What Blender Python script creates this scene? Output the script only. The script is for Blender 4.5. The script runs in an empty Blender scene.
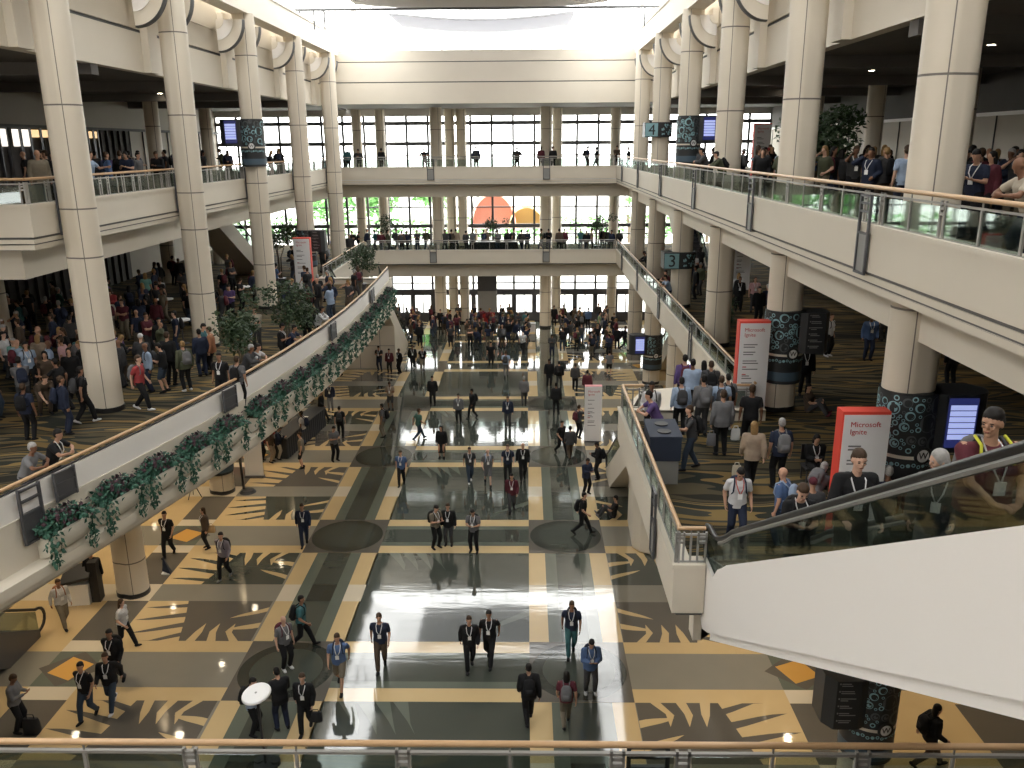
import bpy, bmesh, math, random
from mathutils import Vector, Matrix
R = math.radians
random.seed(7)
sc = bpy.context.scene
COL = sc.collection
# ------------------------------------------------------------------ camera, sky, light, exposure
EYE = 14.7                       # eye height over the hall floor; floor 2 at 6.6 m, floor 3 at 12.8 m
Z2, Z3 = 6.6, 12.8
PITCH, YAW, ROLL = R(15.866), R(1.057), R(-0.40)
cam_d = bpy.data.cameras.new('camera'); cam = bpy.data.objects.new('camera', cam_d); COL.objects.link(cam)
cam_d.sensor_width = 36; cam_d.lens = 841.25 / 1024 * 36; cam_d.clip_end = 600
_f = Vector((-math.sin(YAW)*math.cos(PITCH), math.cos(YAW)*math.cos(PITCH), -math.sin(PITCH)))
_r0 = Vector((math.cos(YAW), math.sin(YAW), 0)); _u0 = _r0.cross(_f)
_r = _r0*math.cos(ROLL) + _u0*math.sin(ROLL); _u = -_r0*math.sin(ROLL) + _u0*math.cos(ROLL)
cam.matrix_world = Matrix(((_r.x, _u.x, -_f.x, 0), (_r.y, _u.y, -_f.y, 0), (_r.z, _u.z, -_f.z, EYE), (0, 0, 0, 1)))
sc.camera = cam
sc.view_settings.view_transform = 'Standard'; sc.view_settings.look = 'None'
sc.view_settings.gamma = 1.0; sc.view_settings.exposure = EXPO = 0.10
sc.view_settings.use_curve_mapping = False
world = bpy.data.worlds.new('overcast_sky'); sc.world = world; world.use_nodes = True
_bg = world.node_tree.nodes['Background']; _bg.inputs[0].default_value = (1.0, 0.985, 0.955, 1); _bg.inputs[1].default_value = 9.0
sc.cycles.max_bounces = 8; sc.cycles.diffuse_bounces = 5; sc.cycles.glossy_bounces = 4
sc.cycles.transparent_max_bounces = 24; sc.cycles.sample_clamp_indirect = 6.0
sc.cycles.caustics_reflective = False; sc.cycles.caustics_refractive = False
sc.cycles.use_denoising = True
def portal(loc, sx, sy, rot):
    d = bpy.data.lights.new('daylight_portal', 'AREA'); d.shape = 'RECTANGLE'; d.energy = 1; d.size = sx; d.size_y = sy
    d.cycles.is_portal = True
    o = bpy.data.objects.new('daylight_portal', d); o.location = loc; o.rotation_euler = rot; COL.objects.link(o)
portal((-11.9, 27, 22.1), 3.4, 71, (0, 0, 0)); portal((6.3, 27, 22.1), 3.4, 71, (0, 0, 0)); portal((-2.8, 59.4, 22.95), 17, 6.4, (0, 0, 0))
portal((-2.8, 71.6, 8.6), 45, 17, (R(-90), 0, 0))

# ------------------------------------------------------------------ materials
def mat(name, col, rough=0.6, metal=0.0, spec=0.5, emit=None, estr=0.0):
    m = bpy.data.materials.new(name); m.use_nodes = True
    b = m.node_tree.nodes['Principled BSDF']
    b.inputs['Base Color'].default_value = (*col, 1); b.inputs['Roughness'].default_value = rough
    b.inputs['Metallic'].default_value = metal; b.inputs['Specular IOR Level'].default_value = spec
    if emit: b.inputs['Emission Color'].default_value = (*emit, 1); b.inputs['Emission Strength'].default_value = estr
    return m
def N(m, t): return m.node_tree.nodes.new(t)
def K(m, a, b): m.node_tree.links.new(a, b)
def bsdf(m): return m.node_tree.nodes['Principled BSDF']
def noisy(name, c1, c2, scale, rough=0.6, detail=4, stretch=(1, 1, 1), spec=0.5, bump=0.0, obj=True):
    m = mat(name, c1, rough, spec=spec)
    tc = N(m, 'ShaderNodeTexCoord'); mp = N(m, 'ShaderNodeMapping'); mp.inputs['Scale'].default_value = stretch
    n = N(m, 'ShaderNodeTexNoise'); n.inputs['Scale'].default_value = scale; n.inputs['Detail'].default_value = detail
    mx = N(m, 'ShaderNodeMix'); mx.data_type = 'RGBA'
    mx.inputs[6].default_value = (*c1, 1); mx.inputs[7].default_value = (*c2, 1)
    K(m, tc.outputs['Object'], mp.inputs[0]); K(m, mp.outputs[0], n.inputs['Vector'])
    K(m, n.outputs['Fac'], mx.inputs[0]); K(m, mx.outputs[2], bsdf(m).inputs['Base Color'])
    if bump:
        b = N(m, 'ShaderNodeBump'); b.inputs['Strength'].default_value = bump
        K(m, n.outputs['Fac'], b.inputs['Height']); K(m, b.outputs[0], bsdf(m).inputs['Normal'])
    return m
M = {}
M['cream'] = noisy('cream_panel', (0.71, 0.65, 0.55), (0.65, 0.59, 0.495), 0.6, 0.55)
M['white'] = noisy('white_panel', (0.90, 0.87, 0.84), (0.87, 0.84, 0.81), 0.4, 0.5)
M['plaster'] = noisy('plaster_wall', (0.66, 0.61, 0.53), (0.60, 0.55, 0.47), 0.5, 0.7)
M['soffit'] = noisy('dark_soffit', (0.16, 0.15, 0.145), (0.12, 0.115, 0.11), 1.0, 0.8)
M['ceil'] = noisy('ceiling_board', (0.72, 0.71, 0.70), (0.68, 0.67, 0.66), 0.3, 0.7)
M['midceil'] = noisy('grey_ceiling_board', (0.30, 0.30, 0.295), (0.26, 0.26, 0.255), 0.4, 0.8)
M['taupe'] = noisy('taupe_wall', (0.42, 0.37, 0.30), (0.36, 0.32, 0.26), 0.4, 0.7)
M['curtain'] = mat('dark_folding_wall', (0.07, 0.06, 0.055), 0.8)
M['groove'] = mat('shadow_joint', (0.13, 0.13, 0.13), 0.8)
M['metal'] = mat('grey_metal', (0.30, 0.30, 0.29), 0.5, 0.4)
M['steel'] = mat('brushed_steel', (0.36, 0.35, 0.33), 0.5, 0.4)
M['dkmetal'] = mat('dark_metal', (0.10, 0.10, 0.11), 0.45, 0.4)
M['wood'] = noisy('oak_handrail', (0.56, 0.36, 0.20), (0.46, 0.29, 0.15), 6, 0.35, stretch=(1, 1, 1))
M['black'] = mat('black_plastic', (0.02, 0.02, 0.022), 0.5)
M['rubber'] = mat('black_rubber', (0.015, 0.015, 0.016), 0.35)
M['navy'] = mat('navy_plastic', (0.012, 0.02, 0.04), 0.65)
M['bannerw'] = mat('white_print', (0.74, 0.73, 0.74), 0.5)
M['bannerr'] = mat('red_print', (0.72, 0.07, 0.045), 0.5)
M['pinkprint'] = mat('pink_print', (0.70, 0.28, 0.30), 0.5)
M['redtext'] = mat('dark_red_print', (0.45, 0.04, 0.05), 0.6)
M['greytext'] = mat('grey_print', (0.12, 0.12, 0.13), 0.6)
M['wrap'] = mat('charcoal_print', (0.022, 0.024, 0.027), 0.45)
M['wrapblue'] = mat('pale_blue_print', (0.27, 0.47, 0.52), 0.5)
M['wrapgrey'] = mat('grey_ring_print', (0.09, 0.10, 0.105), 0.5)
M['wrapband'] = mat('slate_blue_print', (0.06, 0.10, 0.14), 0.5)
M['sign_white'] = mat('white_letter', (0.75, 0.75, 0.75), 0.5)
M['screen'] = mat('lit_screen', (0.02, 0.02, 0.05), 0.2, emit=(0.015, 0.02, 0.09), estr=1.0)
M['screenrow'] = mat('lit_screen_row', (0.3, 0.3, 0.5), 0.3, emit=(0.42, 0.50, 0.92), estr=0.75)
M['lamp'] = mat('lamp_glow', (1, 1, 1), 0.5, emit=(1.0, 0.84, 0.60), estr=30)
M['winglow'] = mat('lit_window_glow', (1, 1, 1), 0.5, emit=(1.0, 0.93, 0.82), estr=1.3)
M['winwarm'] = mat('lit_window_warm', (1, 1, 1), 0.5, emit=(1.0, 0.66, 0.30), estr=1.0)
M['potwhite'] = mat('white_planter', (0.70, 0.66, 0.58), 0.5)
M['leafg'] = noisy('green_leaf', (0.018, 0.075, 0.05), (0.04, 0.13, 0.08), 8, 0.6)
M['leafp'] = noisy('purple_leaf', (0.035, 0.014, 0.022), (0.075, 0.028, 0.042), 8, 0.6)
M['leaftree'] = noisy('tree_leaf', (0.014, 0.035, 0.012), (0.035, 0.065, 0.02), 5, 0.6)
M['leafout'] = noisy('outdoor_leaf', (0.07, 0.26, 0.06), (0.20, 0.42, 0.12), 3, 0.6)
M['bark'] = mat('bark', (0.12, 0.09, 0.06), 0.8)
M['soil'] = mat('soil', (0.04, 0.03, 0.02), 0.9)
M['paper'] = mat('white_paper', (0.8, 0.8, 0.8), 0.6)
M['cloth_red'] = mat('red_cloth', (0.30, 0.02, 0.02), 0.8)
M['cloth_black'] = noisy('black_table_cloth', (0.012, 0.012, 0.013), (0.03, 0.03, 0.03), 3, 0.8, stretch=(8, 8, 0.2))
M['asphalt'] = noisy('pale_paving', (0.55, 0.54, 0.50), (0.48, 0.47, 0.44), 0.3, 0.8)
M['orangeout'] = mat('orange_canvas', (0.80, 0.42, 0.32), 0.8)
M['yellowout'] = mat('yellow_canvas', (0.95, 0.75, 0.35), 0.7)
def glass(name, tint, refl=0.12, tr=0.9):
    m = bpy.data.materials.new(name); m.use_nodes = True; nt = m.node_tree
    nt.nodes.remove(nt.nodes['Principled BSDF']); out = nt.nodes['Material Output']
    t = nt.nodes.new('ShaderNodeBsdfTransparent'); t.inputs[0].default_value = (*[c*tr for c in tint], 1)
    g = nt.nodes.new('ShaderNodeBsdfGlossy'); g.inputs['Roughness'].default_value = 0.03; g.inputs[0].default_value = (0.9, 0.95, 0.95, 1)
    fr = nt.nodes.new('ShaderNodeLayerWeight'); fr.inputs[0].default_value = 0.25
    mu = nt.nodes.new('ShaderNodeMath'); mu.operation = 'MULTIPLY_ADD'; mu.inputs[1].default_value = refl*3; mu.inputs[2].default_value = refl*0.35
    mx = nt.nodes.new('ShaderNodeMixShader')
    K(m, fr.outputs['Fresnel'], mu.inputs[0]); K(m, mu.outputs[0], mx.inputs[0]); K(m, t.outputs[0], mx.inputs[1]); K(m, g.outputs[0], mx.inputs[2])
    K(m, mx.outputs[0], out.inputs[0])
    return m
M['glass'] = glass('rail_glass', (0.80, 0.87, 0.84), 0.13, 0.80)
M['escglass'] = glass('escalator_glass', (0.78, 0.84, 0.81), 0.10, 0.80)
M['winglass'] = glass('window_glass', (0.97, 1, 1), 0.05, 0.98)
M['skyglass'] = glass('tinted_skylight_glass', (0.97, 0.99, 1), 0.05, 0.72)
# polished terrazzo, one colour each
def stone(name, c, v=0.12, rough=0.05):
    c2 = tuple(x*(1-v) for x in c)
    m = noisy(name, c, c2, 1.3, rough, detail=8, spec=1.0)
    n2 = N(m, 'ShaderNodeTexNoise'); n2.inputs['Scale'].default_value = 0.45
    tc = N(m, 'ShaderNodeTexCoord'); K(m, tc.outputs['Object'], n2.inputs['Vector'])
    r = N(m, 'ShaderNodeMapRange'); r.inputs['To Min'].default_value = rough*0.7; r.inputs['To Max'].default_value = rough*1.6
    K(m, n2.outputs['Fac'], r.inputs['Value']); K(m, r.outputs[0], bsdf(m).inputs['Roughness'])
    mp = N(m, 'ShaderNodeMapping'); mp.inputs['Scale'].default_value = (.5, 2.2, 1); K(m, tc.outputs['Object'], mp.inputs[0])
    n3 = N(m, 'ShaderNodeTexNoise'); n3.inputs['Scale'].default_value = 1.6; n3.inputs['Detail'].default_value = 3; K(m, mp.outputs[0], n3.inputs['Vector'])
    bp = N(m, 'ShaderNodeBump'); bp.inputs['Strength'].default_value = .10; bp.inputs['Distance'].default_value = .02; K(m, n3.outputs['Fac'], bp.inputs['Height']); K(m, bp.outputs[0], bsdf(m).inputs['Normal'])
    return m
S = dict(mid=stone('terrazzo_grey', (0.25, 0.235, 0.195)), green=stone('terrazzo_grey_green', (0.062, 0.070, 0.058)),
         tan=stone('terrazzo_tan', (0.60, 0.445, 0.235)), light=stone('terrazzo_sage', (0.125, 0.142, 0.115)),
         dark=stone('terrazzo_charcoal', (0.038, 0.041, 0.034)), brown=stone('terrazzo_taupe', (0.115, 0.105, 0.09)),
         cream=stone('terrazzo_cream', (0.64, 0.56, 0.43)), orange=stone('terrazzo_orange', (0.66, 0.36, 0.09)))
# patterned carpet of floor 2
def carpet():
    m = mat('striped_carpet', (0.1, 0.1, 0.1), 0.95, spec=0.1)
    tc = N(m, 'ShaderNodeTexCoord')
    w = N(m, 'ShaderNodeTexNoise'); w.inputs['Scale'].default_value = 0.22; w.inputs['Detail'].default_value = 2
    K(m, tc.outputs['Object'], w.inputs['Vector'])
    mp = N(m, 'ShaderNodeMapping'); mp.inputs['Scale'].default_value = (0.08, 0.85, 1)
    K(m, tc.outputs['Object'], mp.inputs[0])
    ad = N(m, 'ShaderNodeVectorMath'); ad.operation = 'MULTIPLY_ADD'; ad.inputs[1].default_value = (0, 2.2, 0)
    K(m, w.outputs['Color'], ad.inputs[0]); K(m, mp.outputs[0], ad.inputs[2])
    n = N(m, 'ShaderNodeTexNoise'); n.inputs['Scale'].default_value = 1.5; n.inputs['Detail'].default_value = 1.5
    K(m, ad.outputs[0], n.inputs['Vector'])
    cr = N(m, 'ShaderNodeValToRGB'); cr.color_ramp.interpolation = 'CONSTANT'
    els = [(0, (0.025, 0.023, 0.018)), (0.36, (0.07, 0.058, 0.035)), (0.43, (0.022, 0.024, 0.02)), (0.47, (0.16, 0.108, 0.045)), (0.51, (0.05, 0.05, 0.04)),
           (0.55, (0.20, 0.14, 0.058)), (0.585, (0.03, 0.032, 0.025)), (0.63, (0.11, 0.09, 0.055)), (0.7, (0.025, 0.025, 0.02))]
    cr.color_ramp.elements[0].position = 0; cr.color_ramp.elements[0].color = (*els[0][1], 1)
    cr.color_ramp.elements.remove(cr.color_ramp.elements[1])
    for p, c in els[1:]:
        e = cr.color_ramp.elements.new(p); e.color = (*c, 1)
    K(m, n.outputs['Fac'], cr.inputs[0]); K(m, cr.outputs[0], bsdf(m).inputs['Base Color'])
    return m
M['carpet'] = carpet()
# column cladding: cream with dark joints at fixed heights and one vertical joint
def column_mat():
    m = noisy('column_cladding', (0.71, 0.64, 0.53), (0.66, 0.59, 0.485), 0.8, 0.5)
    base = bsdf(m).inputs['Base Color'].links[0].from_socket
    tc = N(m, 'ShaderNodeTexCoord'); sp = N(m, 'ShaderNodeSeparateXYZ'); K(m, tc.outputs['Object'], sp.inputs[0])
    acc = None
    def near(sock, v, w):
        c = N(m, 'ShaderNodeMath'); c.operation = 'COMPARE'; c.inputs[1].default_value = v; c.inputs[2].default_value = w
        K(m, sock, c.inputs[0]); return c.outputs[0]
    socks = [near(sp.outputs[2], z, 0.022) for z in (1.3, 3.0, 4.6, 8.9, 11.5, 12.95, 15.9, 18.9)] + [near(sp.outputs[0], 0.24, 0.012)]
    acc = socks[0]
    for s in socks[1:]:
        a = N(m, 'ShaderNodeMath'); a.operation = 'MAXIMUM'; K(m, acc, a.inputs[0]); K(m, s, a.inputs[1]); acc = a.outputs[0]
    mx = N(m, 'ShaderNodeMix'); mx.data_type = 'RGBA'; mx.inputs[7].default_value = (0.16, 0.14, 0.12, 1)
    K(m, acc, mx.inputs[0]); K(m, base, mx.inputs[6]); K(m, mx.outputs[2], bsdf(m).inputs['Base Color'])
    return m
M['column'] = column_mat()
# clothing, hair and skin take the colour set on each object
def tinted(name, rough, var=0.25, scale=9):
    m = mat(name, (0.5, 0.5, 0.5), rough, spec=0.25)
    oi = N(m, 'ShaderNodeObjectInfo'); tc = N(m, 'ShaderNodeTexCoord')
    n = N(m, 'ShaderNodeTexNoise'); n.inputs['Scale'].default_value = scale; K(m, tc.outputs['Object'], n.inputs['Vector'])
    r = N(m, 'ShaderNodeMapRange'); r.inputs['To Min'].default_value = 1-var; r.inputs['To Max'].default_value = 1+var*0.6
    K(m, n.outputs['Fac'], r.inputs['Value'])
    mu = N(m, 'ShaderNodeVectorMath'); mu.operation = 'SCALE'; K(m, oi.outputs['Color'], mu.inputs[0]); K(m, r.outputs[0], mu.inputs['Scale'])
    K(m, mu.outputs[0], bsdf(m).inputs['Base Color'])
    return m
M['cloth'] = tinted('cloth', 0.85); M['hair'] = tinted('hair', 0.6, 0.4, 30); M['skin'] = tinted('skin', 0.55, 0.08, 12)

# ------------------------------------------------------------------ mesh helpers
class MB:
    def __init__(s): s.v = []; s.f = []; s.m = []
    def add(s, vs, fs, mi=0):
        o = len(s.v); s.v += [tuple(v) for v in vs]; s.f += [tuple(i+o for i in f) for f in fs]; s.m += [mi]*len(fs); return s
    def box(s, x0, x1, y0, y1, z0, z1, mi=0):
        return s.add([(x0,y0,z0),(x1,y0,z0),(x1,y1,z0),(x0,y1,z0),(x0,y0,z1),(x1,y0,z1),(x1,y1,z1),(x0,y1,z1)],
                     [(0,3,2,1),(4,5,6,7),(0,1,5,4),(1,2,6,5),(2,3,7,6),(3,0,4,7)], mi)
    def bar(s, a, b, w, h, mi=0, up=(0, 0, 1)):
        a = Vector(a); b = Vector(b); d = (b-a).normalized(); up = Vector(up)
        if abs(d.dot(up)) > 0.98: up = Vector((0, 1, 0))
        x = d.cross(up).normalized(); z = x.cross(d)
        vs = [p + x*sx*w/2 + z*sz*h/2 for p in (a, b) for sx, sz in ((-1,-1),(1,-1),(1,1),(-1,1))]
        return s.add(vs, [(0,1,2,3),(7,6,5,4),(0,4,5,1),(1,5,6,2),(2,6,7,3),(3,7,4,0)], mi)
    def prism(s, pts, z0, z1, mi=0):
        n = len(pts)
        if sum(pts[i][0]*pts[(i+1)%n][1]-pts[(i+1)%n][0]*pts[i][1] for i in range(n)) < 0: pts = pts[::-1]
        return s.add([(x,y,z0) for x,y in pts]+[(x,y,z1) for x,y in pts],
                     [tuple(range(n-1,-1,-1)), tuple(range(n,2*n))]+[(i,(i+1)%n,(i+1)%n+n,i+n) for i in range(n)], mi)
    def xprism(s, pts, x0, x1, mi=0):      # outline in the YZ plane
        n = len(pts)
        if sum(pts[i][0]*pts[(i+1)%n][1]-pts[(i+1)%n][0]*pts[i][1] for i in range(n)) < 0: pts = pts[::-1]
        return s.add([(x0,y,z) for y,z in pts]+[(x1,y,z) for y,z in pts],
                     [tuple(range(n-1,-1,-1)), tuple(range(n,2*n))]+[(i,(i+1)%n,(i+1)%n+n,i+n) for i in range(n)], mi)
    def tube(s, pts, r, n=8, mi=0, r2=None):
        pts = [Vector(p) for p in pts]; rings = []; k = len(pts); vs = []; prev = None
        for i, p in enumerate(pts):
            d = (pts[min(i+1,k-1)]-pts[max(i-1,0)]).normalized()
            if prev is None:
                up = Vector((0,0,1)) if abs(d.z) < 0.9 else Vector((0,1,0)); x = d.cross(up).normalized()
            else: x = (prev - d*prev.dot(d)).normalized()
            prev = x; y = d.cross(x); rr = r if r2 is None else r+(r2-r)*i/(k-1)
            vs += [p+(x*math.cos(2*math.pi*j/n)+y*math.sin(2*math.pi*j/n))*rr for j in range(n)]
        fs = [(i*n+j, i*n+(j+1)%n, (i+1)*n+(j+1)%n, (i+1)*n+j) for i in range(k-1) for j in range(n)]
        fs += [tuple(range(n-1,-1,-1)), tuple((k-1)*n+j for j in range(n))]
        return s.add(vs, fs, mi)
    def cyl(s, x, y, z0, z1, r, n=32, mi=0, r2=None):
        r2 = r if r2 is None else r2
        vs = [(x+r*math.cos(2*math.pi*j/n), y+r*math.sin(2*math.pi*j/n), z0) for j in range(n)]
        vs += [(x+r2*math.cos(2*math.pi*j/n), y+r2*math.sin(2*math.pi*j/n), z1) for j in range(n)]
        return s.add(vs, [tuple(range(n-1,-1,-1)), tuple(range(n,2*n))]+[(j,(j+1)%n,n+(j+1)%n,n+j) for j in range(n)], mi)
    def ball(s, c, r, n=12, m=8, mi=0):
        if not hasattr(r, '__len__'): r = (r, r, r)
        vs = [(c[0], c[1], c[2]-r[2])]
        for i in range(1, m):
            t = math.pi*i/m
            vs += [(c[0]+r[0]*math.sin(t)*math.cos(2*math.pi*j/n), c[1]+r[1]*math.sin(t)*math.sin(2*math.pi*j/n), c[2]-r[2]*math.cos(t)) for j in range(n)]
        vs.append((c[0], c[1], c[2]+r[2])); L = len(vs)-1
        fs = [(0, 1+(j+1)%n, 1+j) for j in range(n)]
        fs += [(1+i*n+j, 1+i*n+(j+1)%n, 1+(i+1)*n+(j+1)%n, 1+(i+1)*n+j) for i in range(m-2) for j in range(n)]
        fs += [(L, 1+(m-2)*n+j, 1+(m-2)*n+(j+1)%n) for j in range(n)]
        return s.add(vs, fs, mi)
    def mesh(s, name, mats, smooth=False):
        me = bpy.data.meshes.new(name); me.from_pydata(s.v, [], s.f)
        for m_ in (mats if isinstance(mats, (list, tuple)) else [mats]): me.materials.append(m_)
        me.polygons.foreach_set('material_index', s.m)
        if smooth: me.polygons.foreach_set('use_smooth', [True]*len(me.polygons))
        me.update(); return me
    def build(s, name, mats, parent=None, smooth=False, bevel=0, loc=None):
        if smooth == 'auto':
            me = s.mesh(name, mats, True)
            try: me.set_sharp_from_angle(angle=R(40))
            except Exception: pass
        else: me = s.mesh(name, mats, smooth)
        o = bpy.data.objects.new(name, me); COL.objects.link(o)
        if parent: o.parent = parent
        if loc: o.location = loc
        if bevel:
            b = o.modifiers.new('bevel', 'BEVEL'); b.width = bevel; b.segments = 2; b.limit_method = 'ANGLE'
        return o
def tag(o, label=None, cat=None, group=None, kind=None):
    if label:
        o['label'] = label
        if not 4 <= len(label.split()) <= 16: print('LABEL', len(label.split()), label)
    if cat: o['category'] = cat
    if group: o['group'] = group
    if kind: o['kind'] = kind
    return o
def empty(name, loc=(0, 0, 0), rz=0, label=None, cat=None, group=None):
    o = bpy.data.objects.new(name, None); o.location = loc; o.rotation_euler = (0, 0, rz); COL.objects.link(o)
    return tag(o, label, cat, group)
def struct(name, mb, mats, label=None, cat='structure', **k):
    o = mb.build(name, mats, **k); return tag(o, label, cat if label else None, None, 'structure')
def text_mesh(body, size, material, parent, name, loc, rot, align='CENTER', ext=0.006):
    cu = bpy.data.curves.new('tx', 'FONT'); cu.body = body; cu.size = size; cu.extrude = ext; cu.align_x = align; cu.align_y = 'CENTER'
    cu.resolution_u = 3
    t = bpy.data.objects.new('tx', cu); COL.objects.link(t)
    dg = bpy.context.evaluated_depsgraph_get(); me = bpy.data.meshes.new_from_object(t.evaluated_get(dg))
    bpy.data.objects.remove(t); bpy.data.curves.remove(cu)
    me.materials.clear(); me.materials.append(material)
    o = bpy.data.objects.new(name, me); COL.objects.link(o); o.parent = parent; o.location = loc; o.rotation_euler = rot
    return o
ORD = ['first', 'second', 'third', 'fourth', 'fifth', 'sixth', 'seventh', 'eighth', 'ninth', 'tenth', 'eleventh', 'twelfth', 'thirteenth', 'fourteenth', 'fifteenth', 'sixteenth']
CY = [16.9, 25.6, 34.4, 43.1, 51.9, 60.6]      # the column bays
XL, XR = -13.55, 7.95
# ------------------------------------------------------------------ hall floor with inlaid pattern
def make_floor():
    names = ['mid', 'green', 'tan', 'light', 'dark', 'brown', 'cream', 'orange']; ix = {n: i for i, n in enumerate(names)}
    b = MB(); L = 0.0012
    b.add([(-26, -8, 0), (20.2, -8, 0), (20.2, 72, 0), (-26, 72, 0)], [(0, 1, 2, 3)], ix['mid'])
    def poly(pts, m, l):
        a = sum(pts[i][0]*pts[(i+1) % len(pts)][1]-pts[(i+1) % len(pts)][0]*pts[i][1] for i in range(len(pts)))
        if a < 0: pts = pts[::-1]
        b.add([(x, y, l*L) for x, y in pts], [tuple(range(len(pts)))], ix[m])
    def rect(x0, x1, y0, y1, m, l): poly([(x0, y0), (x1, y0), (x1, y1), (x0, y1)], m, l)
    for k in range(7):
        c = 12.5+8.75*k; p0, p1, m = c+1.45, min(c+7.3, 71.9), c+4.375
        rect(-26, 20, c-1.45, c+1.45, 'tan', 1); rect(-26, 20, c-0.86, c+0.86, 'mid', 2)
        rect(-5.65, 0.06, c-0.86, c+0.86, 'light', 3); rect(-5.65, 0.06, c-0.55, c+0.55, 'green', 4)
        if p0 > 70: continue
        rect(-5.65, 0.06, p0, p1, 'green', 1)
        # pale swooping blades low in the centre panels
        for j in range(4):
            x = -5.2+0.5*j; poly([(x, p1), (x+0.42, p1), (x+0.75-j*0.05, p1-0.9), (x+0.78, p1-1.35), (x+0.5, p1-0.8)], 'light', 2)
        poly([(-1.6, p0+0.4), (0.06, p0+1.5), (0.06, p0+1.9), (-0.8, p0+1.2)], 'light', 2)
        for x0, sg in ((-8.47, 1), (0.06, 1)):
            for a0, a1, mm in ((0, .6, 'tan'), (.6, 1.0, 'light'), (1.0, 1.85, 'green'), (1.85, 2.25, 'light'), (2.25, 2.87, 'tan')):
                rect(x0+a0, x0+a1, p0, p1, mm, 1)
            rect(x0, x0+.6, m-.56, m+.56, 'cream', 2); rect(x0+2.25, x0+2.87, m-.56, m+.56, 'cream', 2); rect(x0+1.0, x0+1.85, m-.56, m+.56, 'dark', 2)
        for side in (-1, 1):
            def X(u): return -2.8+side*u           # mirrored about the hall's centre line
            # leaf panels
            for h0, h1, d in ((p0, m-.56, -1), (m+.56, p1, 1)):
                rect(*sorted((X(5.75), X(9.95))), h0, h1, 'tan', 1)
                yc = m+d*.56; xc = X(7.85); H = abs(h1-h0)
                core = 'green' if (k+(d > 0)) % 2 == 0 else 'brown'
                def Q(u, v): return (X(7.85+u), yc+d*v)          # u outwards, v away from the mid strip
                poly([Q(-2.1, 0), Q(.75, 0), Q(.45, H*.45), Q(.15, H), Q(-2.1, H)], core, 2)
                def blade(x0, v0, x1, v1, w, bend, mm, l):
                    a_, c_ = [], []
                    for q in (0, .2, .4, .6, .8, 1):
                        ww = w*(1-q)**.75*(1+.6*q); u_ = x0+(x1-x0)*q; v_ = v0+(v1-v0)*q+bend*math.sin(math.pi*q*.5)**2
                        a_.append(Q(u_, min(max(v_-ww/2, 0), H))); c_.append(Q(u_, min(max(v_+ww/2, 0), H)))
                    poly(a_+c_[::-1][1:], mm, l)
                for i, (v0, x1, v1, w) in enumerate(((.10, 2.0, .10, .26), (.32, 2.05, .42, .30), (.56, 1.9, .74, .30), (.80, 1.4, .98, .26))):
                    blade(-.1, v0*H, x1, v1*H, w, .08*H, core, 2.2+i*.1)
                for i, (v0, x1, v1, w) in enumerate(((.22, -1.0, .50, .26), (.62, -1.15, .78, .30))):
                    blade(-2.1, v0*H, x1, v1*H, w, -.05*H, 'tan', 3+i*.1)
                for i, (x0, x1) in enumerate(((-1.7, -1.25), (-1.0, -.75), (-.35, -.3))):
                    def Qb(u, v): return Q(u, v)
                    poly([Q(x0, H), Q(x0+.28, H), Q(x1+.12, H*.78), Q(x1-.05, H*.58), Q(x1-.1, H*.8)], 'tan', 3.3+i*.1)
            rect(*sorted((X(5.75), X(9.95))), m-.56, m+.56, 'mid', 1)
            # walkway beside the columns
            rect(*sorted((X(9.95), X(11.35))), p0, p1, 'brown', 1); rect(*sorted((X(9.95), X(11.35))), m-.56, m+.56, 'cream', 2)
            # beyond the columns
            rect(*sorted((X(11.35), X(14.4))), p0, p1, 'tan', 1); rect(*sorted((X(11.35), X(14.4))), m-.56, m+.56, 'cream', 2)
            rect(*sorted((X(14.4), X(15.9))), p0, p1, 'brown', 1); rect(*sorted((X(15.9), X(17.2))), p0, p1, 'tan', 1)
            q = .6; poly([(X(15.1)+q*math.cos(.4*side+math.pi*(.25+.5*i)), m+q*math.sin(.4*side+math.pi*(.25+.5*i))) for i in range(4)], 'orange', 3)
    for k in range(7):
        c = 12.5+8.75*k
        for x0 in (-8.47, 0.06):
            rect(x0, x0+2.87, c-1.45, c+1.45, 'brown', 4.5)
            poly([(x0+1.43+1.38*math.cos(math.pi*i/24), c+1.38*math.sin(math.pi*i/24)) for i in range(48)], 'dark', 5)
            poly([(x0+1.43+1.05*math.cos(math.pi*i/24), c+1.05*math.sin(math.pi*i/24)) for i in range(48)], 'green', 6)
        for side in (-1, 1):
            xa, xb = sorted((-2.8+side*9.95, -2.8+side*11.35)); xm = -2.8+side*10.6
            rect(xa, xb, c-1.45, c+1.45, 'cream', 3); rect(xa, xb, c-.86, c+.86, 'light', 4)
            poly([(xm-.95, c), (xm, c-.86), (xm+.95, c), (xm, c+.86)], 'brown', 5)
            a = 0.42*side; q = 0.62
            poly([(xm+q*math.cos(a+math.pi*(.25+.5*i)), c+q*math.sin(a+math.pi*(.25+.5*i))) for i in range(4)], 'orange', 6)
    struct('floor', b, [S[n] for n in names])
make_floor()

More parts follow.
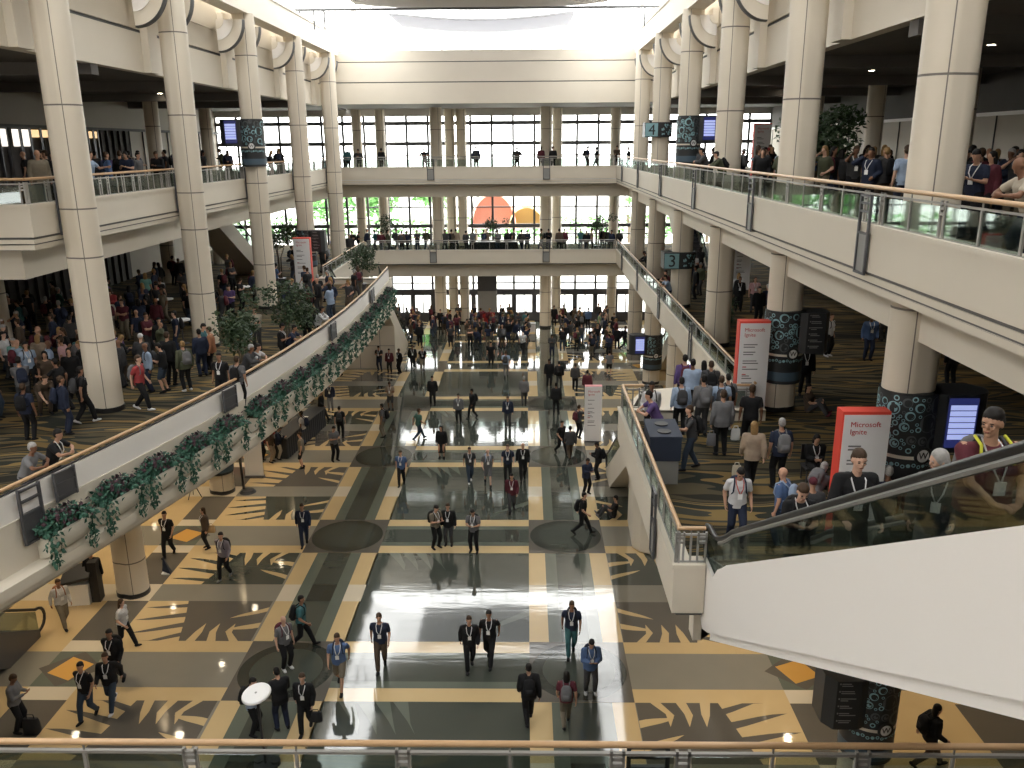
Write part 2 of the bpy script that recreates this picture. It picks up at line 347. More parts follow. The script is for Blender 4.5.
# ------------------------------------------------------------------ floors 2 and 3, their edges, walls, roof
ARC = [(-8.3, 50.6), (-8.12, 45.5), (-8.04, 41), (-8.08, 37), (-8.24, 33.3), (-8.6, 29.2), (-9.1, 25.2), (-9.55, 23), (-10.0, 21), (-10.45, 19.2), (-10.83, 17.65), (-11.25, 16), (-11.9, 13.7), (-12.6, 11.2), (-13.3, 8.7)]
def sweep(b, path, prof, mi=0):
    n = len(path); k = len(prof); vs = []
    for i, p in enumerate(path):
        p = Vector((p[0], p[1])); ds = []
        if i > 0: ds.append((p-Vector(path[i-1])).normalized())
        if i < n-1: ds.append((Vector(path[i+1])-p).normalized())
        nn = Vector((0, 0))
        for d in ds: nn += Vector((-d.y, d.x))
        nn.normalize(); c = nn.dot(Vector((-ds[0].y, ds[0].x))); nn /= max(c, .35)
        vs += [(p.x+nn.x*e, p.y+nn.y*e, z) for e, z in prof]
    fs = [(i*k+j, i*k+(j+1) % k, (i+1)*k+(j+1) % k, (i+1)*k+j) for i in range(n-1) for j in range(k)]
    fs += [tuple(range(k-1, -1, -1)), tuple((n-1)*k+j for j in range(k))]
    b.add(vs, fs, mi)
def box_prof(e0, e1, z0, z1): return [(e0, z0), (e1, z0), (e1, z1), (e0, z1)]
def edge2(name, path, label=None):
    b = MB()
    sweep(b, path, box_prof(-.35, 0, 5.90, 6.92)); sweep(b, path, box_prof(-.35, .03, 6.86, 6.95))
    sweep(b, path, box_prof(-.45, -.10, 5.80, 5.90), 1); sweep(b, path, box_prof(-1.2, -.78, 4.80, 5.86))
    struct(name, b, [M['cream'], M['groove']])
def edge3(name, path):
    b = MB()
    sweep(b, path, box_prof(-.35, 0, 12.25, 13.14)); sweep(b, path, box_prof(-.35, .03, 13.08, 13.17))
    sweep(b, path, box_prof(-.45, -.09, 12.18, 12.25), 1); sweep(b, path, box_prof(-.45, -.03, 12.06, 12.18))
    sweep(b, path, box_prof(-.45, -.10, 12.02, 12.06), 1); sweep(b, path, box_prof(-.50, -.06, 11.88, 12.02))
    sweep(b, path, box_prof(-1.3, -.50, 11.82, 11.90), 1); sweep(b, path, box_prof(-1.5, -1.08, 10.88, 11.86))  # dark strip paints in the shade above the recessed beam, then the beam
    struct(name, b, [M['cream'], M['groove']])
# floor 2
P2 = [(2.81, 14.6), (2.81, 24.7)]
edge2('trim_2', [(-13.3, 8.78), (8.6, 8.78), (8.6, 14.6), (5.35, 14.6)])
edge2('trim_3', [(3.42, 14.6), (2.81, 14.6), (2.81, 24.7), (6.87, 24.7), (6.87, 65), (-12.4, 65), (-12.4, 51.2), (-8.3, 51.2), (-8.3, 50.6)])
b = MB()
sweep(b, ARC, box_prof(-.35, 0, 5.75, 6.92)); sweep(b, ARC, box_prof(-.3, .42, 5.55, 5.80)); sweep(b, ARC, box_prof(-.3, .30, 5.38, 5.50)); sweep(b, ARC, box_prof(-.4, .16, 5.46, 5.56), 1)
sweep(b, ARC, box_prof(-1.1, -.35, 4.9, 5.42))
struct('trim_4', b, [M['cream'], M['groove']])
def slab(name, pts, zt, zb, top, bot):
    b = MB(); b.prism(pts, zb, zt)
    b.m = [1]+[0]+[1]*(len(pts)); struct(name, b, [top, bot])
slab('floor_upper_right', [(19.9, 8.75), (19.9, 72), (6.95, 72), (6.95, 24.62), (2.9, 24.62), (2.9, 14.65), (8.65, 14.65), (8.65, 8.75)], Z2, 5.88, M['carpet'], M['ceil'])
slab('floor_upper_left', [(-25.6, 8.75), (-13.35, 8.75)]+[(x-.05, y) for x, y in ARC[::-1][1:]]+[(-8.35, 51.1), (-12.5, 51.1), (-12.5, 72), (-25.6, 72)], Z2, 5.88, M['carpet'], M['ceil'])
slab('floor_upper_far', [(-12.5, 65.05), (6.95, 65.05), (6.95, 72), (-12.5, 72)], Z2-.002, 5.88, M['carpet'], M['ceil'])
slab('floor_upper_near', [(-25.6, -8), (19.9, -8), (19.9, 8.74), (-25.6, 8.74)], Z2, 5.88, M['carpet'], M['ceil'])
# floor 3
edge3('trim_5', [(6.7, 4.3), (6.7, 65), (-14.05, 65), (-14.05, 24), (-25.6, 24)])
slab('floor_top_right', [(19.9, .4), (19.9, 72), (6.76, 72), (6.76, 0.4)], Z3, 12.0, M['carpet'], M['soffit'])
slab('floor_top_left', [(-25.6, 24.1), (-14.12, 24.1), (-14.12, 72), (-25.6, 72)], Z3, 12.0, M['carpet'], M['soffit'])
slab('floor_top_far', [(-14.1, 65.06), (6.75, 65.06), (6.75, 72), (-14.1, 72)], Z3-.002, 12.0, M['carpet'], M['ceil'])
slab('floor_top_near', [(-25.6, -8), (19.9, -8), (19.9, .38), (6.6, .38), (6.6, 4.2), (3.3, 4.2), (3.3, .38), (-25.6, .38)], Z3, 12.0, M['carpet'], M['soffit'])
b = MB().box(-26, 6.6, .36, .46, 11.2, 13.1); struct('trim_6', b, M['cream'])
# outer walls
b = MB()
for z0, z1 in ((0, 5.9), (6.6, 12.05), (12.8, 17.5)): b.box(-25.9, -25.6, -8, 72, z0-.2, z1)
for i in range(95):      # pleats of the dark folding wall
    y = 14+i*.42; b.box(-25.6, -25.35 if i % 2 else -25.5, y, y+.40, 6.6, 11.98, 1)
b.box(-25.6, -25.3, 8, 72, 15.7, 15.85, 2)
for i in range(26): b.box(-25.6, -25.52, 26+i*2, 26.04+i*2, 12.8, 15.7, 2)
struct('wall_left', b, [M['taupe'], M['curtain'], M['groove']])
b = MB()
for z0, z1 in ((0, 5.9), (6.6, 12.05), (12.8, 15.8)): b.box(19.9, 20.2, -8, 72, z0-.2, z1)
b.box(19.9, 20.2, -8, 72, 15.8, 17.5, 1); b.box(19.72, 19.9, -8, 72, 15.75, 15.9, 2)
for i in range(30): b.box(19.85, 19.9, 4+i*2.4, 4.03+i*2.4, 12.8, 15.75, 3)
struct('wall_right', b, [M['plaster'], M['soffit'], M['white'], M['groove']])
struct('wall_near', MB().box(-26, 20.2, -8.3, -8, -.2, 22), M['plaster'])
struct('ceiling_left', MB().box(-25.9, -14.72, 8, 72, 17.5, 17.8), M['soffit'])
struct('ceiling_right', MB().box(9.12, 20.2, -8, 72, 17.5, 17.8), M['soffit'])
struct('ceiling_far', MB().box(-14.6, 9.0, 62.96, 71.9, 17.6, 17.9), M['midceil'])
b = MB()
for y in (30, 38.7, 47.4, 56.2): b.box(-25.5, -14.7, y, y+.5, 17.1, 17.5); 
for y in (8, 12.5, 21.2, 30, 38.7, 47.4, 56.2): b.box(9.1, 19.8, y, y+.5, 17.1, 17.5)
struct('trim_7', b, M['soffit'])
# upper walls of the hall
for nm, x, s in (('wall_upper_left', -14.6, -1), ('wall_upper_right', 9.0, 1)):
    b = MB()
    b.box(*sorted((x, x+s*.4)), -8, 62.8, 17.45, 18.86); b.box(*sorted((x+s*.08, x+s*.4)), -8, 62.8, 18.86, 18.98, 1); b.box(*sorted((x, x+s*.4)), -8, 62.8, 18.98, 19.95)
    b.box(*sorted((x-s*.06, x+s*.4)), -8, 62.8, 19.95, 20.1); b.box(*sorted((x+s*.03, x+s*.4)), -8, 62.8, 20.1, 22.0)
    for y in CY+[8.2, -.5]:
        b.box(*sorted((x, x-s*.28)), y-.42, y+.42, 17.45, 20.8)
    struct(nm, b, [M['cream'], M['groove']])
b = MB(); b.box(-15, 9.4, 62.6, 62.95, 17.55, 18.95); b.box(-15, 9.4, 62.66, 62.95, 18.95, 19.02, 1); b.box(-15, 9.4, 62.6, 62.95, 19.02, 20.3); b.box(-15, 9.4, 62.66, 62.95, 20.3, 20.36, 1)
b.box(-15, 9.4, 62.6, 62.95, 20.36, 21.1); struct('wall_far', b, [M['cream'], M['groove']])
for nm, x in (('trim_8', XL), ('trim_9', XR)):
    b = MB(); b.box(x-.42, x+.42, -8, 62.4, 20.75, 22.05); b.box(x-.47, x+.47, -8, 62.4, 21.95, 22.12); struct(nm, b, M['cream'])
# cross tie and roof
b = MB(); b.box(XL, XR, 51.85, 51.97, 22.14, 22.26)
for x in (-13.0, -12.2, -11.6, 6.7): b.box(x, x+.08, 51.87, 51.95, 22.05-.9*(x > -12.9), 22.2)
struct('trim_10', b, M['groove'])
b = MB(); n = 24; vs = []; fs = []
for i in range(n+1):
    x = -10.6+15.6*i/n; z = 22.72+0.40*((x+2.8)/7.8)**2
    for y in (-8, 56.2): vs += [(x, y, z), (x, y, z+.35)]
for i in range(n):
    a = i*4; c = a+4; fs += [(a, c, c+2, a+2)[::-1], (a+1, a+3, c+3, c+1)[::-1], (a, a+1, c+1, c), (a+2, c+2, c+3, a+3)]
b.add(vs, fs); struct('ceiling', b, M['ceil'], smooth=False)
# hanging translucent baffle and the skylight around it at the far end
tm = bpy.data.materials.new('translucent_baffle'); tm.use_nodes = True; nt = tm.node_tree; nt.nodes.remove(nt.nodes['Principled BSDF'])
ta = nt.nodes.new('ShaderNodeBsdfTranslucent'); td = nt.nodes.new('ShaderNodeBsdfDiffuse'); tx = nt.nodes.new('ShaderNodeMixShader'); tx.inputs[0].default_value = .35
ta.inputs[0].default_value = (.5, .5, .52, 1); td.inputs[0].default_value = (.8, .8, .8, 1); K(tm, ta.outputs[0], tx.inputs[1]); K(tm, td.outputs[0], tx.inputs[2]); K(tm, tx.outputs[0], nt.nodes['Material Output'].inputs[0])
b = MB(); n = 24; vs = []; fs = []
for i in range(n+1):
    x = -8.6+11.6*i/n; z = 22.55-0.40*math.cos(math.pi*(x+2.8)/11.6)
    for y in (56.5, 62.5): vs += [(x, y, z), (x, y, z+.12)]
for i in range(n):
    a = i*4; c = a+4; fs += [(a, c, c+2, a+2)[::-1], (a+1, a+3, c+3, c+1)[::-1], (a, a+1, c+1, c), (a+2, c+2, c+3, a+3)]
b.add(vs, fs); struct('ceiling_baffle', b, tm)
def window(name, builder_pane, frame, fmat, gl='winglass'):
    o = struct(name, builder_pane, M[gl]); frame.build('window_frame', fmat, o); return o
for nm, x0, z0, x1, z1 in (('window_1', -10.6, 23.2, -14.3, 22.1), ('window_2', 5.0, 23.2, 8.7, 22.1)):
    p = MB().add([(x0, -8, z0), (x1, -8, z1), (x1, 63, z1), (x0, 63, z0)], [(0, 1, 2, 3)])
    f = MB()
    for i in range(17): f.bar((x0, -7+i*4.36, z0), (x1, -7+i*4.36, z1), .07, .10)
    f.bar(((x0+x1)/2, -8, (z0+z1)/2), ((x0+x1)/2, 63, (z0+z1)/2), .05, .08)
    window(nm, p, f, M['white'], 'skyglass')
p = MB().add([(-10.6, 56.5, 23.2), (5.0, 56.5, 23.2), (5.0, 63, 23.2), (-10.6, 63, 23.2)], [(0, 1, 2, 3)]); f = MB()
for y in (57.6, 60.3): f.box(-10.6, 5, y, y+.06, 23.15, 23.25)
window('window_30', p, f, M['white'], 'skyglass')
p = MB().add([(-14.3, 62.9, 21.1), (8.7, 62.9, 21.1), (8.7, 62.9, 22.35), (-14.3, 62.9, 22.35)], [(0, 1, 2, 3)]); f = MB()
for i in range(12): f.box(-14.3+i*2.09, -14.24+i*2.09, 62.86, 62.94, 21.1, 22.35)
window('window_3', p, f, M['white'])
# glazed front, three storeys
for nm, z0, z1, bars in (('window_4', 12.8, 17.0, (13.9, 14.85, 16.45)), ('window_5', 6.6, 11.25, (7.45, 8.15, 9.7)), ('window_6', 0, 4.3, (2.5, 3.3))):
    p = MB().add([(-25.6, 72, z0), (20, 72, z0), (20, 72, z1), (-25.6, 72, z1)], [(0, 1, 2, 3)]); f = MB()
    for i in range(27):
        x = -25.6+i*1.75; f.box(x-.09, x+.09, 71.9, 72.06, z0, z1)
    for z in bars:
        t = .15 if z in (14.85, 8.15, 16.45) else .05
        f.box(-25.6, 20, 71.88, 72.06, z-t, z+t)
    if nm == 'window_6':
        for i in range(26): x = -24.72+i*1.75; f.box(x-.04, x+.04, 71.88, 72.05, 0, 2.4)
        f.box(-25.6, 20, 71.85, 72.08, 0, .75)
        f.box(-25.6, 20, 71.6, 72.1, 2.3, 2.8)
        for i in range(27): x = -25.6+i*1.75; f.box(x-.2, x+.2, 71.86, 72.06, 0, 2.4)
    window(nm, p, f, M['dkmetal'])
struct('trim_11', MB().box(-26, 20.2, 71.9, 72.3, 4.3, 6.6).box(-26, 20.2, 71.9, 72.3, 11.25, 12.8).box(-26, 20.2, 71.9, 72.3, 17.0, 21.3), M['ceil'])
# lit openings high on the left wall of floor 3
wn = 7
for y0, wd, warm in ((42.0, .6, 0), (42.9, .75, 0), (43.85, .7, 0), (44.7, .8, 1), (45.7, .65, 1), (50.6, .5, 1), (51.3, .38, 1)):
    b = MB().box(-25.58, -25.5, y0, y0+wd, 14.8 if not warm else 15.25, 15.62)
    o = struct('window_%d' % wn, b, M['winwarm'] if warm else M['winglow'])
    MB().box(-25.56, -25.44, y0-.08, y0, 12.8, 15.7).box(-25.56, -25.44, y0+wd, y0+wd+.08, 12.8, 15.7).build('window_frame', M['dkmetal'], o); wn += 1
b = MB()
b.box(-25.6, -25.585, 38, 47.6, 12.8, 15.7); b.box(-25.6, -25.585, 49.9, 56, 12.8, 15.7)
for y0 in (38.4, 39.2, 40, 40.8, 42.65, 46.6, 47.2, 50.1, 52.0, 52.8, 53.6, 54.4, 55.2): b.box(-25.55, -25.42, y0, y0+.3, 12.8, 15.7)
struct('trim_12', b, M['curtain'])
# columns of the hall
def column_mesh(z0, z1, r=.445):
    b = MB(); n = 40; pts = []
    for j in range(n+1):
        t = math.pi*(-.5+j/n); pts.append((r*math.cos(t)+.12, r*math.sin(t)))
    r2 = r*.86
    for j in range(n+1):
        t = math.pi*(.5+j/n); pts.append((r2*math.cos(t)-.10, r2*math.sin(t)))
    b.prism(pts, z0, z1); return b
def orient(o, side): o.rotation_euler = (0, 0, 0 if side < 0 else math.pi)
PLC = ['nearest', 'second nearest', 'third', 'fourth', 'fifth', 'farthest']
for side, X0, word in ((-1, XL, 'left'), (1, XR, 'right')):
    for i, y in enumerate(CY):
        b = column_mesh(0, 20.78)
        # local +x faces the middle of the hall
        me = b.mesh('column', M['column']); me.set_sharp_from_angle(angle=R(30)); me.polygons.foreach_set('use_smooth', [True]*len(me.polygons))
        o = bpy.data.objects.new('column', me); COL.objects.link(o); o.location = (X0, y, 0); orient(o, side)
        tag(o, 'tall round cream column, %s from the camera in the %s row beside the atrium' % (PLC[i], word), 'column', 'tall columns lining the atrium')
        for z in (0, Z2):
            rb = column_mesh(z+.001, z+.16, .47).build('column_base', M['rubber'], o)
for x, y, z0, z1, lab in ((-7.15, 69.2, 0, 17.55, 'left front column carrying the far bridge'), (1.55, 69.2, 0, 17.55, 'right front column carrying the far bridge'),
                    (-13.8, 71.2, 0, 17.5, 'column at the glazed front, leftmost one beyond the bridge'), (-11.9, 71.2, 0, 17.5, 'column at the glazed front, second from the left'),
                    (-6.25, 71.2, 0, 17.5, 'slim column at the glazed front, left of the close pair'), (-5.3, 71.2, 0, 17.5, 'slim column at the glazed front, right of the close pair'),
                    (2.5, 71.2, 0, 17.5, 'column at the glazed front behind the right bridge column'), (7.2, 71.2, 0, 17.5, 'column at the glazed front, rightmost one beyond the bridge')):
    b = MB().cyl(0, 0, z0, z1, .48 if y < 70 else .4, 32); o = b.build('column', M['column'], smooth='auto', loc=(x, y, 0))
    tag(o, 'cream round '+lab, 'column', 'columns at the far end')
    MB().cyl(0, 0, 0.001, .16, .5 if y < 70 else .42, 32).build('column_base', M['rubber'], o, smooth='auto')
for x, ys, wd in ((-22.2, (34.4, 51.9, 60.6), 'left'), (16.9, (34.4, 43.1, 51.9), 'right')):
    for i, y in enumerate(ys):
        o = MB().cyl(0, 0, 6.6, 17.5, .42, 32).build('column', M['column'], smooth='auto', loc=(x, y, 0))
        tag(o, 'cream round column deep inside the %s gallery, %s of three counted away from camera' % (wd, ORD[i]), 'column', 'columns inside the galleries')
# quarter-round fins on the upper walls
for side, X0, word in ((-1, -14.32, 'left'), (1, 8.72, 'right')):
    k = 0
    for i, y in enumerate(CY):
        for d in (-1.25, 1.25):
            k += 1
            o = empty('quarter_round_fin', (X0, y+d, 20.35), 0 if side < 0 else math.pi,
                      'cream quarter-round fin on the %s wall, %s side of the %s column away from camera' % (word, 'near' if d < 0 else 'far', ORD[i]), 'wall fin', 'quarter-round fins along the upper walls')
            def quarter(r): return [(0, 0), (0, -r*1.12)]+[(r*math.sin(math.pi/2*j/14), -r*1.12*math.cos(math.pi/2*j/14)) for j in range(1, 15)]
            for nm, r, hw, mm in (('disc', 1.22, .16, M['cream']), ('ring', .78, .19, M['white']), ('hub', .36, .22, M['cream'])):
                q = quarter(r); nq = len(q); b = MB()
                b.add([(x, -hw, z) for x, z in q]+[(x, hw, z) for x, z in q], [tuple(range(nq)), tuple(range(2*nq-1, nq-1, -1))]+[(j, j+nq, (j+1) % nq+nq, (j+1) % nq) for j in range(nq)])
                b.build(nm, mm, o)
            q = quarter(1.22)[1:]; b = MB()
            b.tube([(x, 0, z) for x, z in q], .055, 6); b.v = [(x, y*3.4, z) for x, y, z in b.v]; b.build('rim', M['groove'], o)
# outdoors
struct('ground_outside', MB().box(-400, 400, 72.3, 600, -.3, -.02), M['asphalt'])
# ------------------------------------------------------------------ glass railings
def railing(a, b_, z, out, plates, label, group='glass railings of the balconies', handmat='wood', ext=0.0):
    """a, b_: ends (x, y); out: unit vector towards the void; plates: distances from a of the dark bracket plates"""
    a = Vector((*a, 0)); e = Vector((*b_, 0)); d = (e-a).normalized(); L = (e-a).length; out = Vector((*out, 0))
    root = empty('glass_railing', (a.x, a.y, z), 0, label, 'railing', group)
    inn = -out*.10
    def P(s, zz, o=0.0): q = d*s+inn+out*o; return (q.x, q.y, zz)
    h = MB().tube([P(0, 1.06), P(L, 1.06)], .042, 10); h.build('handrail', M[handmat], root, smooth='auto')
    MB().bar(P(0, .93), P(L, .93), .05, .035).build('top_bar', M['steel'], root)
    MB().bar(P(0, .36), P(L, .36), .04, .03).build('bottom_bar', M['metal'], root)
    marks = [0.0]+[p for p in plates if .3 < p < L-.3]+[L]
    posts = []
    for i in range(len(marks)-1):
        s0, s1 = marks[i]+(.40 if marks[i] in plates else .06), marks[i+1]-(.40 if marks[i+1] in plates else .06)
        n = max(1, round((s1-s0)/2.48)); 
        for k in range(n+1):
            posts.append((s0+(s1-s0)*k/n, True))
            if k < n: posts.append((s0+(s1-s0)*(k+.5)/n, False))
    posts.sort()
    for s, dbl in posts:
        b = MB()
        if dbl:
            for q in (-.075, .075): b.bar(P(s+q, .14), P(s+q, .98), .035, .05)
            for zz in (.86, .77): b.bar(P(s-.075, zz), P(s+.075, zz), .05, .05)
            b.bar(P(s-.075, .2), P(s+.075, .2), .05, .05)
        else: b.bar(P(s, .14), P(s, .94), .035, .045); b.bar(P(s, .94), P(s, 1.03), .02, .02)
        b.build('post', M['steel'], root)
    for (s0, d0), (s1, d1) in zip(posts, posts[1:]):
        g0, g1 = s0+(.11 if d0 else .04), s1-(.11 if d1 else .04)
        if g1-g0 < .2: continue
        b = MB(); b.bar(P(g0, .635), P(g1, .635), .012, .50); b.build('glass_panel', M['glass'], root)
    for s in plates:
        if 0 <= s <= L:
            b = MB()
            for q in (-.24, .24): b.bar(P(s+q, -.62, .16), P(s+q, .92, .16), .05, .05)
            for zz in (-.6, .18, .60, .76, .90): b.bar(P(s-.24, zz, .16), P(s+.24, zz, .16), .05, .04)
            o = b.build('bracket_plate', M['dkmetal'], root)
            MB().bar(P(s-.21, -.2, .15), P(s+.21, -.2, .15), .02, .74).build('inner_panel', M['metal'], o)
    return root
PY = lambda y0, y1: [c-y0 for c in CY if y0 < c < y1]
railing((6.7, 4.4), (6.7, 65), Z3, (-1, 0), PY(4.4, 65), 'long glass railing with wooden handrail along the right balcony of the top floor')
railing((6.6, 65), (-13.9, 65), Z3, (0, -1), [6.6-1.5, 6.6+7.2], 'glass railing of the top bridge across the far end', handmat='steel')
railing((-14.05, 64.9), (-14.05, 24.1), Z3, (1, 0), [64.9-c for c in CY if c > 24.2], 'glass railing with pale handrail along the left balcony of the top floor')
railing((-14.15, 24), (-25.5, 24), Z3, (0, -1), [], 'short glass railing returning left at the near end of the top left balcony')
railing((-13.2, 8.78), (8.5, 8.78), Z2, (0, 1), [13.2-7.2, 13.2+1.5], 'wooden handrail and glass railing crossing the bottom foreground')
railing((3.4, 14.6), (2.86, 14.6), Z2, (0, -1), [], 'very short railing end beside the foot of the escalator')
railing((2.81, 14.7), (2.81, 24.6), Z2, (-1, 0), [16.9-14.7], 'glass railing with wooden handrail left of the dark bin')
railing((2.9, 24.7), (3.55, 24.7), Z2, (0, 1), [], 'very short glass railing left of the escalator head behind the queue')
railing((5.45, 24.7), (6.8, 24.7), Z2, (0, 1), [], 'short glass railing right of the escalator head behind the queue')
railing((6.87, 24.8), (6.87, 65), Z2, (-1, 0), PY(24.8, 65), 'long glass railing of the middle right gallery running to the far end')
railing((6.8, 65), (-12.3, 65), Z2, (0, -1), [6.8-1.5, 6.8+7.2], 'glass railing of the middle bridge across the far end', handmat='steel')
railing((-12.4, 64.9), (-12.4, 51.3), Z2, (1, 0), [64.9-60.6, 64.9-51.9], 'glass railing of the middle left gallery beyond the planters')
# solid parapet of the left gallery with its planters
def parapet():
    root = empty('planter_parapet', (0, 0, 0), 0, 'white solid parapet with wooden handrail curving along the left gallery above the flower boxes', 'railing')
    b = MB(); sweep(b, ARC, box_prof(-.14, -.04, 6.92, 7.52)); b.build('panel', M['white'], root)
    MB().tube([(x-.1, y, 7.67) for x, y in ARC], .045, 10).build('handrail', M['wood'], root, smooth='auto')
    b = MB(); sweep(b, ARC, box_prof(-.12, -.07, 7.54, 7.57)); b.build('top_bar', M['dkmetal'], root)
    for y, w in ((16.9, .28), (17.9, .3), (24.6, .35), (34.4, .35), (43.1, .35)):
        for (x0, y0), (x1, y1) in zip(ARC, ARC[1:]):
            if y1 <= y <= y0: x = x1+(x0-x1)*(y-y1)/(y0-y1); d = Vector((x0-x1, y0-y1, 0)).normalized(); break
        b = MB(); c = Vector((x+.10, y, 0))
        for q in (-w, w): b.bar(c+d*q+Vector((0, 0, 6.3 if y < 17 else 6.9)), c+d*q+Vector((0, 0, 7.6)), .06, .06)
        for zz in ((6.32, 7.0, 7.3, 7.55) if y < 17 else (7.0, 7.3, 7.55)): b.bar(c-d*w+Vector((0, 0, zz)), c+d*w+Vector((0, 0, zz)), .06, .05)
        o = b.build('bracket_plate', M['dkmetal'], root)
        z = 6.65 if y < 17 else 7.22; MB().bar(c-d*w*.9+Vector((0, 0, z)), c+d*w*.9+Vector((0, 0, z)), .02, .62).build('inner_panel', M['dkmetal'], o)
parapet()
def leaf_cluster(rng, n, fn, size, droop=.3):
    b = MB()
    for _ in range(n):
        p = Vector(fn(rng)); a = rng.uniform(0, 6.28); t = rng.uniform(-.9, .5); L = size*rng.uniform(.6, 1.3)
        d = Vector((math.cos(a)*math.cos(t), math.sin(a)*math.cos(t), math.sin(t)-droop)).normalized(); s = d.cross(Vector((rng.uniform(-1, 1), rng.uniform(-1, 1), 1))).normalized()*L*.34
        up = d.cross(s).normalized()*L*.08
        b.add([p, p+d*L*.45+s+up, p+d*L, p+d*L*.45-s+up, p+d*L*.5-up], [(0, 1, 4), (1, 2, 4), (2, 3, 4), (3, 0, 4)])
    return b
def arc_at(s):
    pts = ARC[::-1]
    for (x0, y0), (x1, y1) in zip(pts, pts[1:]):
        L = math.hypot(x1-x0, y1-y0)
        if s <= L: return (x0+(x1-x0)*s/L, y0+(y1-y0)*s/L, math.atan2(-(x1-x0), y1-y0))
        s -= L
    return (pts[-1][0], pts[-1][1], 0)
def planter_proto():
    root = empty('planter_box')
    # scoop-shaped box: flat top, quarter-round front, long along y
    prof = [(0, .0)]+[(.02+.50*math.sin(math.pi/2*i/8), .42-.42*math.cos(math.pi/2*i/8)) for i in range(9)]+[(.46, .42), (.44, .36), (.05, .36), (.03, .42), (0, .42)]
    n = len(prof); b = MB(); ys = (-.56, .56)
    b.add([(x, ys[0], z) for x, z in prof]+[(x, ys[1], z) for x, z in prof], [tuple(range(n)), tuple(range(2*n-1, n-1, -1))]+[(j, j+n, (j+1) % n+n, (j+1) % n) for j in range(n)])
    b.build('box', M['potwhite'], root, smooth=False)
    MB().box(.05, .44, -.58, .58, .34, .37).build('soil', M['soil'], root)
    rng = random.Random(3)
    def top(r): 
        y = r.uniform(-.68, .68); x = .28+r.gauss(0, .17); return (x, y, .42+.26*max(0, 1-(y/.75)**2)*r.random()+.02)
    leaf_cluster(rng, 420, top, .13, .1).build('leaves', M['leafg'], root)
    def tr(r):
        k = r.choice((-.58, .56)); q = r.random()**1.3; return (.44+r.gauss(.05, .06), k+r.gauss(0, .11)*(1-.4*q), .44-.5*q)
    leaf_cluster(rng, 150, tr, .11, .6).build('trailing_leaves', M['leafg'], root)
    def mid(r): y = r.gauss(0, .24); return (.30+r.gauss(0, .14), y, .50+.20*r.random())
    leaf_cluster(rng, 170, mid, .11, 0).build('purple_flowers', M['leafp'], root)
    return root
def copy_tree(o, parent=None):
    c = o.copy(); COL.objects.link(c); c.parent = parent
    if parent is not None: c.matrix_parent_inverse = o.matrix_parent_inverse
    for ch in o.children: copy_tree(ch, c)
    return c
pp = planter_proto(); total = sum(math.hypot(x1-x0, y1-y0) for (x0, y0), (x1, y1) in zip(ARC, ARC[1:]))
spots = []
for yy in (17.5, 19.2, 20.75, 22.4, 24.0, 26.1, 27.9, 29.7, 31.6, 33.6, 35.7, 37.9, 40.3, 42.8, 45.3, 47.9):
    s = 0
    while arc_at(s)[1] < yy: s += .05
    spots.append(s)
for i, s in enumerate(spots):
    o = pp if i == 0 else copy_tree(pp); x, y, r = arc_at(s)
    o.location = (x+.02*math.cos(r), y, 5.80); o.scale = (1, 1, 1.55); o.rotation_euler = (0, 0, r)
    n = len(spots)
    lab = ('%s planter box of green and purple foliage, counted from the parapet near end' % ORD[i]) if i < 9 else ('%s planter box of green and purple foliage, counted from the parapet far end' % ORD[n-1-i])
    tag(o, lab, 'planter', 'planter boxes hung along the left gallery')
# ------------------------------------------------------------------ trees
def tree(x, y, z, h, r, label, group=None, leaf='leaftree', n=900, pot=True, name='potted_tree', seed=1, size=.16, trunks=3):
    rng = random.Random(seed); root = empty(name, (x, y, z), 0, label, 'tree', group)
    zt = h-r*.95
    if pot:
        MB().cyl(0, 0, 0, .45, .26, 20, r2=.34).build('pot', M['dkmetal'], root, smooth='auto'); MB().cyl(0, 0, .40, .43, .3, 20).build('soil', M['soil'], root)
    b = MB()
    for k in range(trunks):
        a = k*2.1+rng.random(); b.tube([(.08*math.cos(a), .08*math.sin(a), .3 if pot else 0), (.12*math.cos(a), .12*math.sin(a), h*.4), (.45*r*math.cos(a), .45*r*math.sin(a), zt)], .035*max(1, h/3), 6, r2=.012*max(1, h/3))
    b.build('trunk', M['bark'], root, smooth=True)
    lobes = [(rng.gauss(0, r*.42), rng.gauss(0, r*.42), zt+rng.uniform(-.35, .55)*r, rng.uniform(.35, .6)*r) for _ in range(9)]
    def fn(q):
        c = q.choice(lobes); 
        while True:
            v = Vector((q.uniform(-1, 1), q.uniform(-1, 1), q.uniform(-1, 1)))
            if .35 < v.length < 1: break
        return (c[0]+v.x*c[3], c[1]+v.y*c[3], c[2]+v.z*c[3]*.85)
    leaf_cluster(rng, n, fn, size, .35).build('foliage', M[leaf], root)
    return root
tree(9.45, 29.0, Z3, 3.3, 1.2, 'feathery potted tree on the top right balcony beside a wide column', n=2200, seed=4, size=.17)
G = 'potted trees on the middle left gallery'
tree(-9.75, 33.3, Z2, 3.1, 1.30, 'spreading potted tree nearest the middle of the white parapet', G, n=1500, seed=5)
tree(-10.0, 28.6, Z2, 2.8, 1.1, 'potted palm-like tree just behind the near half of the white parapet', G, n=1300, seed=6)
tree(-14.9, 50.5, Z2, 4.2, 1.3, 'dark leafy tree left of the tall white banner on the left gallery', G, n=1200, seed=7)
tree(-14.6, 54.3, Z2, 3.6, 1.1, 'potted tree right of the tall white banner on the left gallery', G, n=1100, seed=8)
tree(-9.6, 48.3, Z2, 3.0, 1.1, 'bushy potted tree where the planter parapet ends', G, n=1100, seed=9)
G = 'potted trees on the far middle bridge'
tree(-10.9, 66.9, Z2, 3.1, 1.1, 'potted tree on the far bridge, leftmost of three', G, n=700, seed=10)
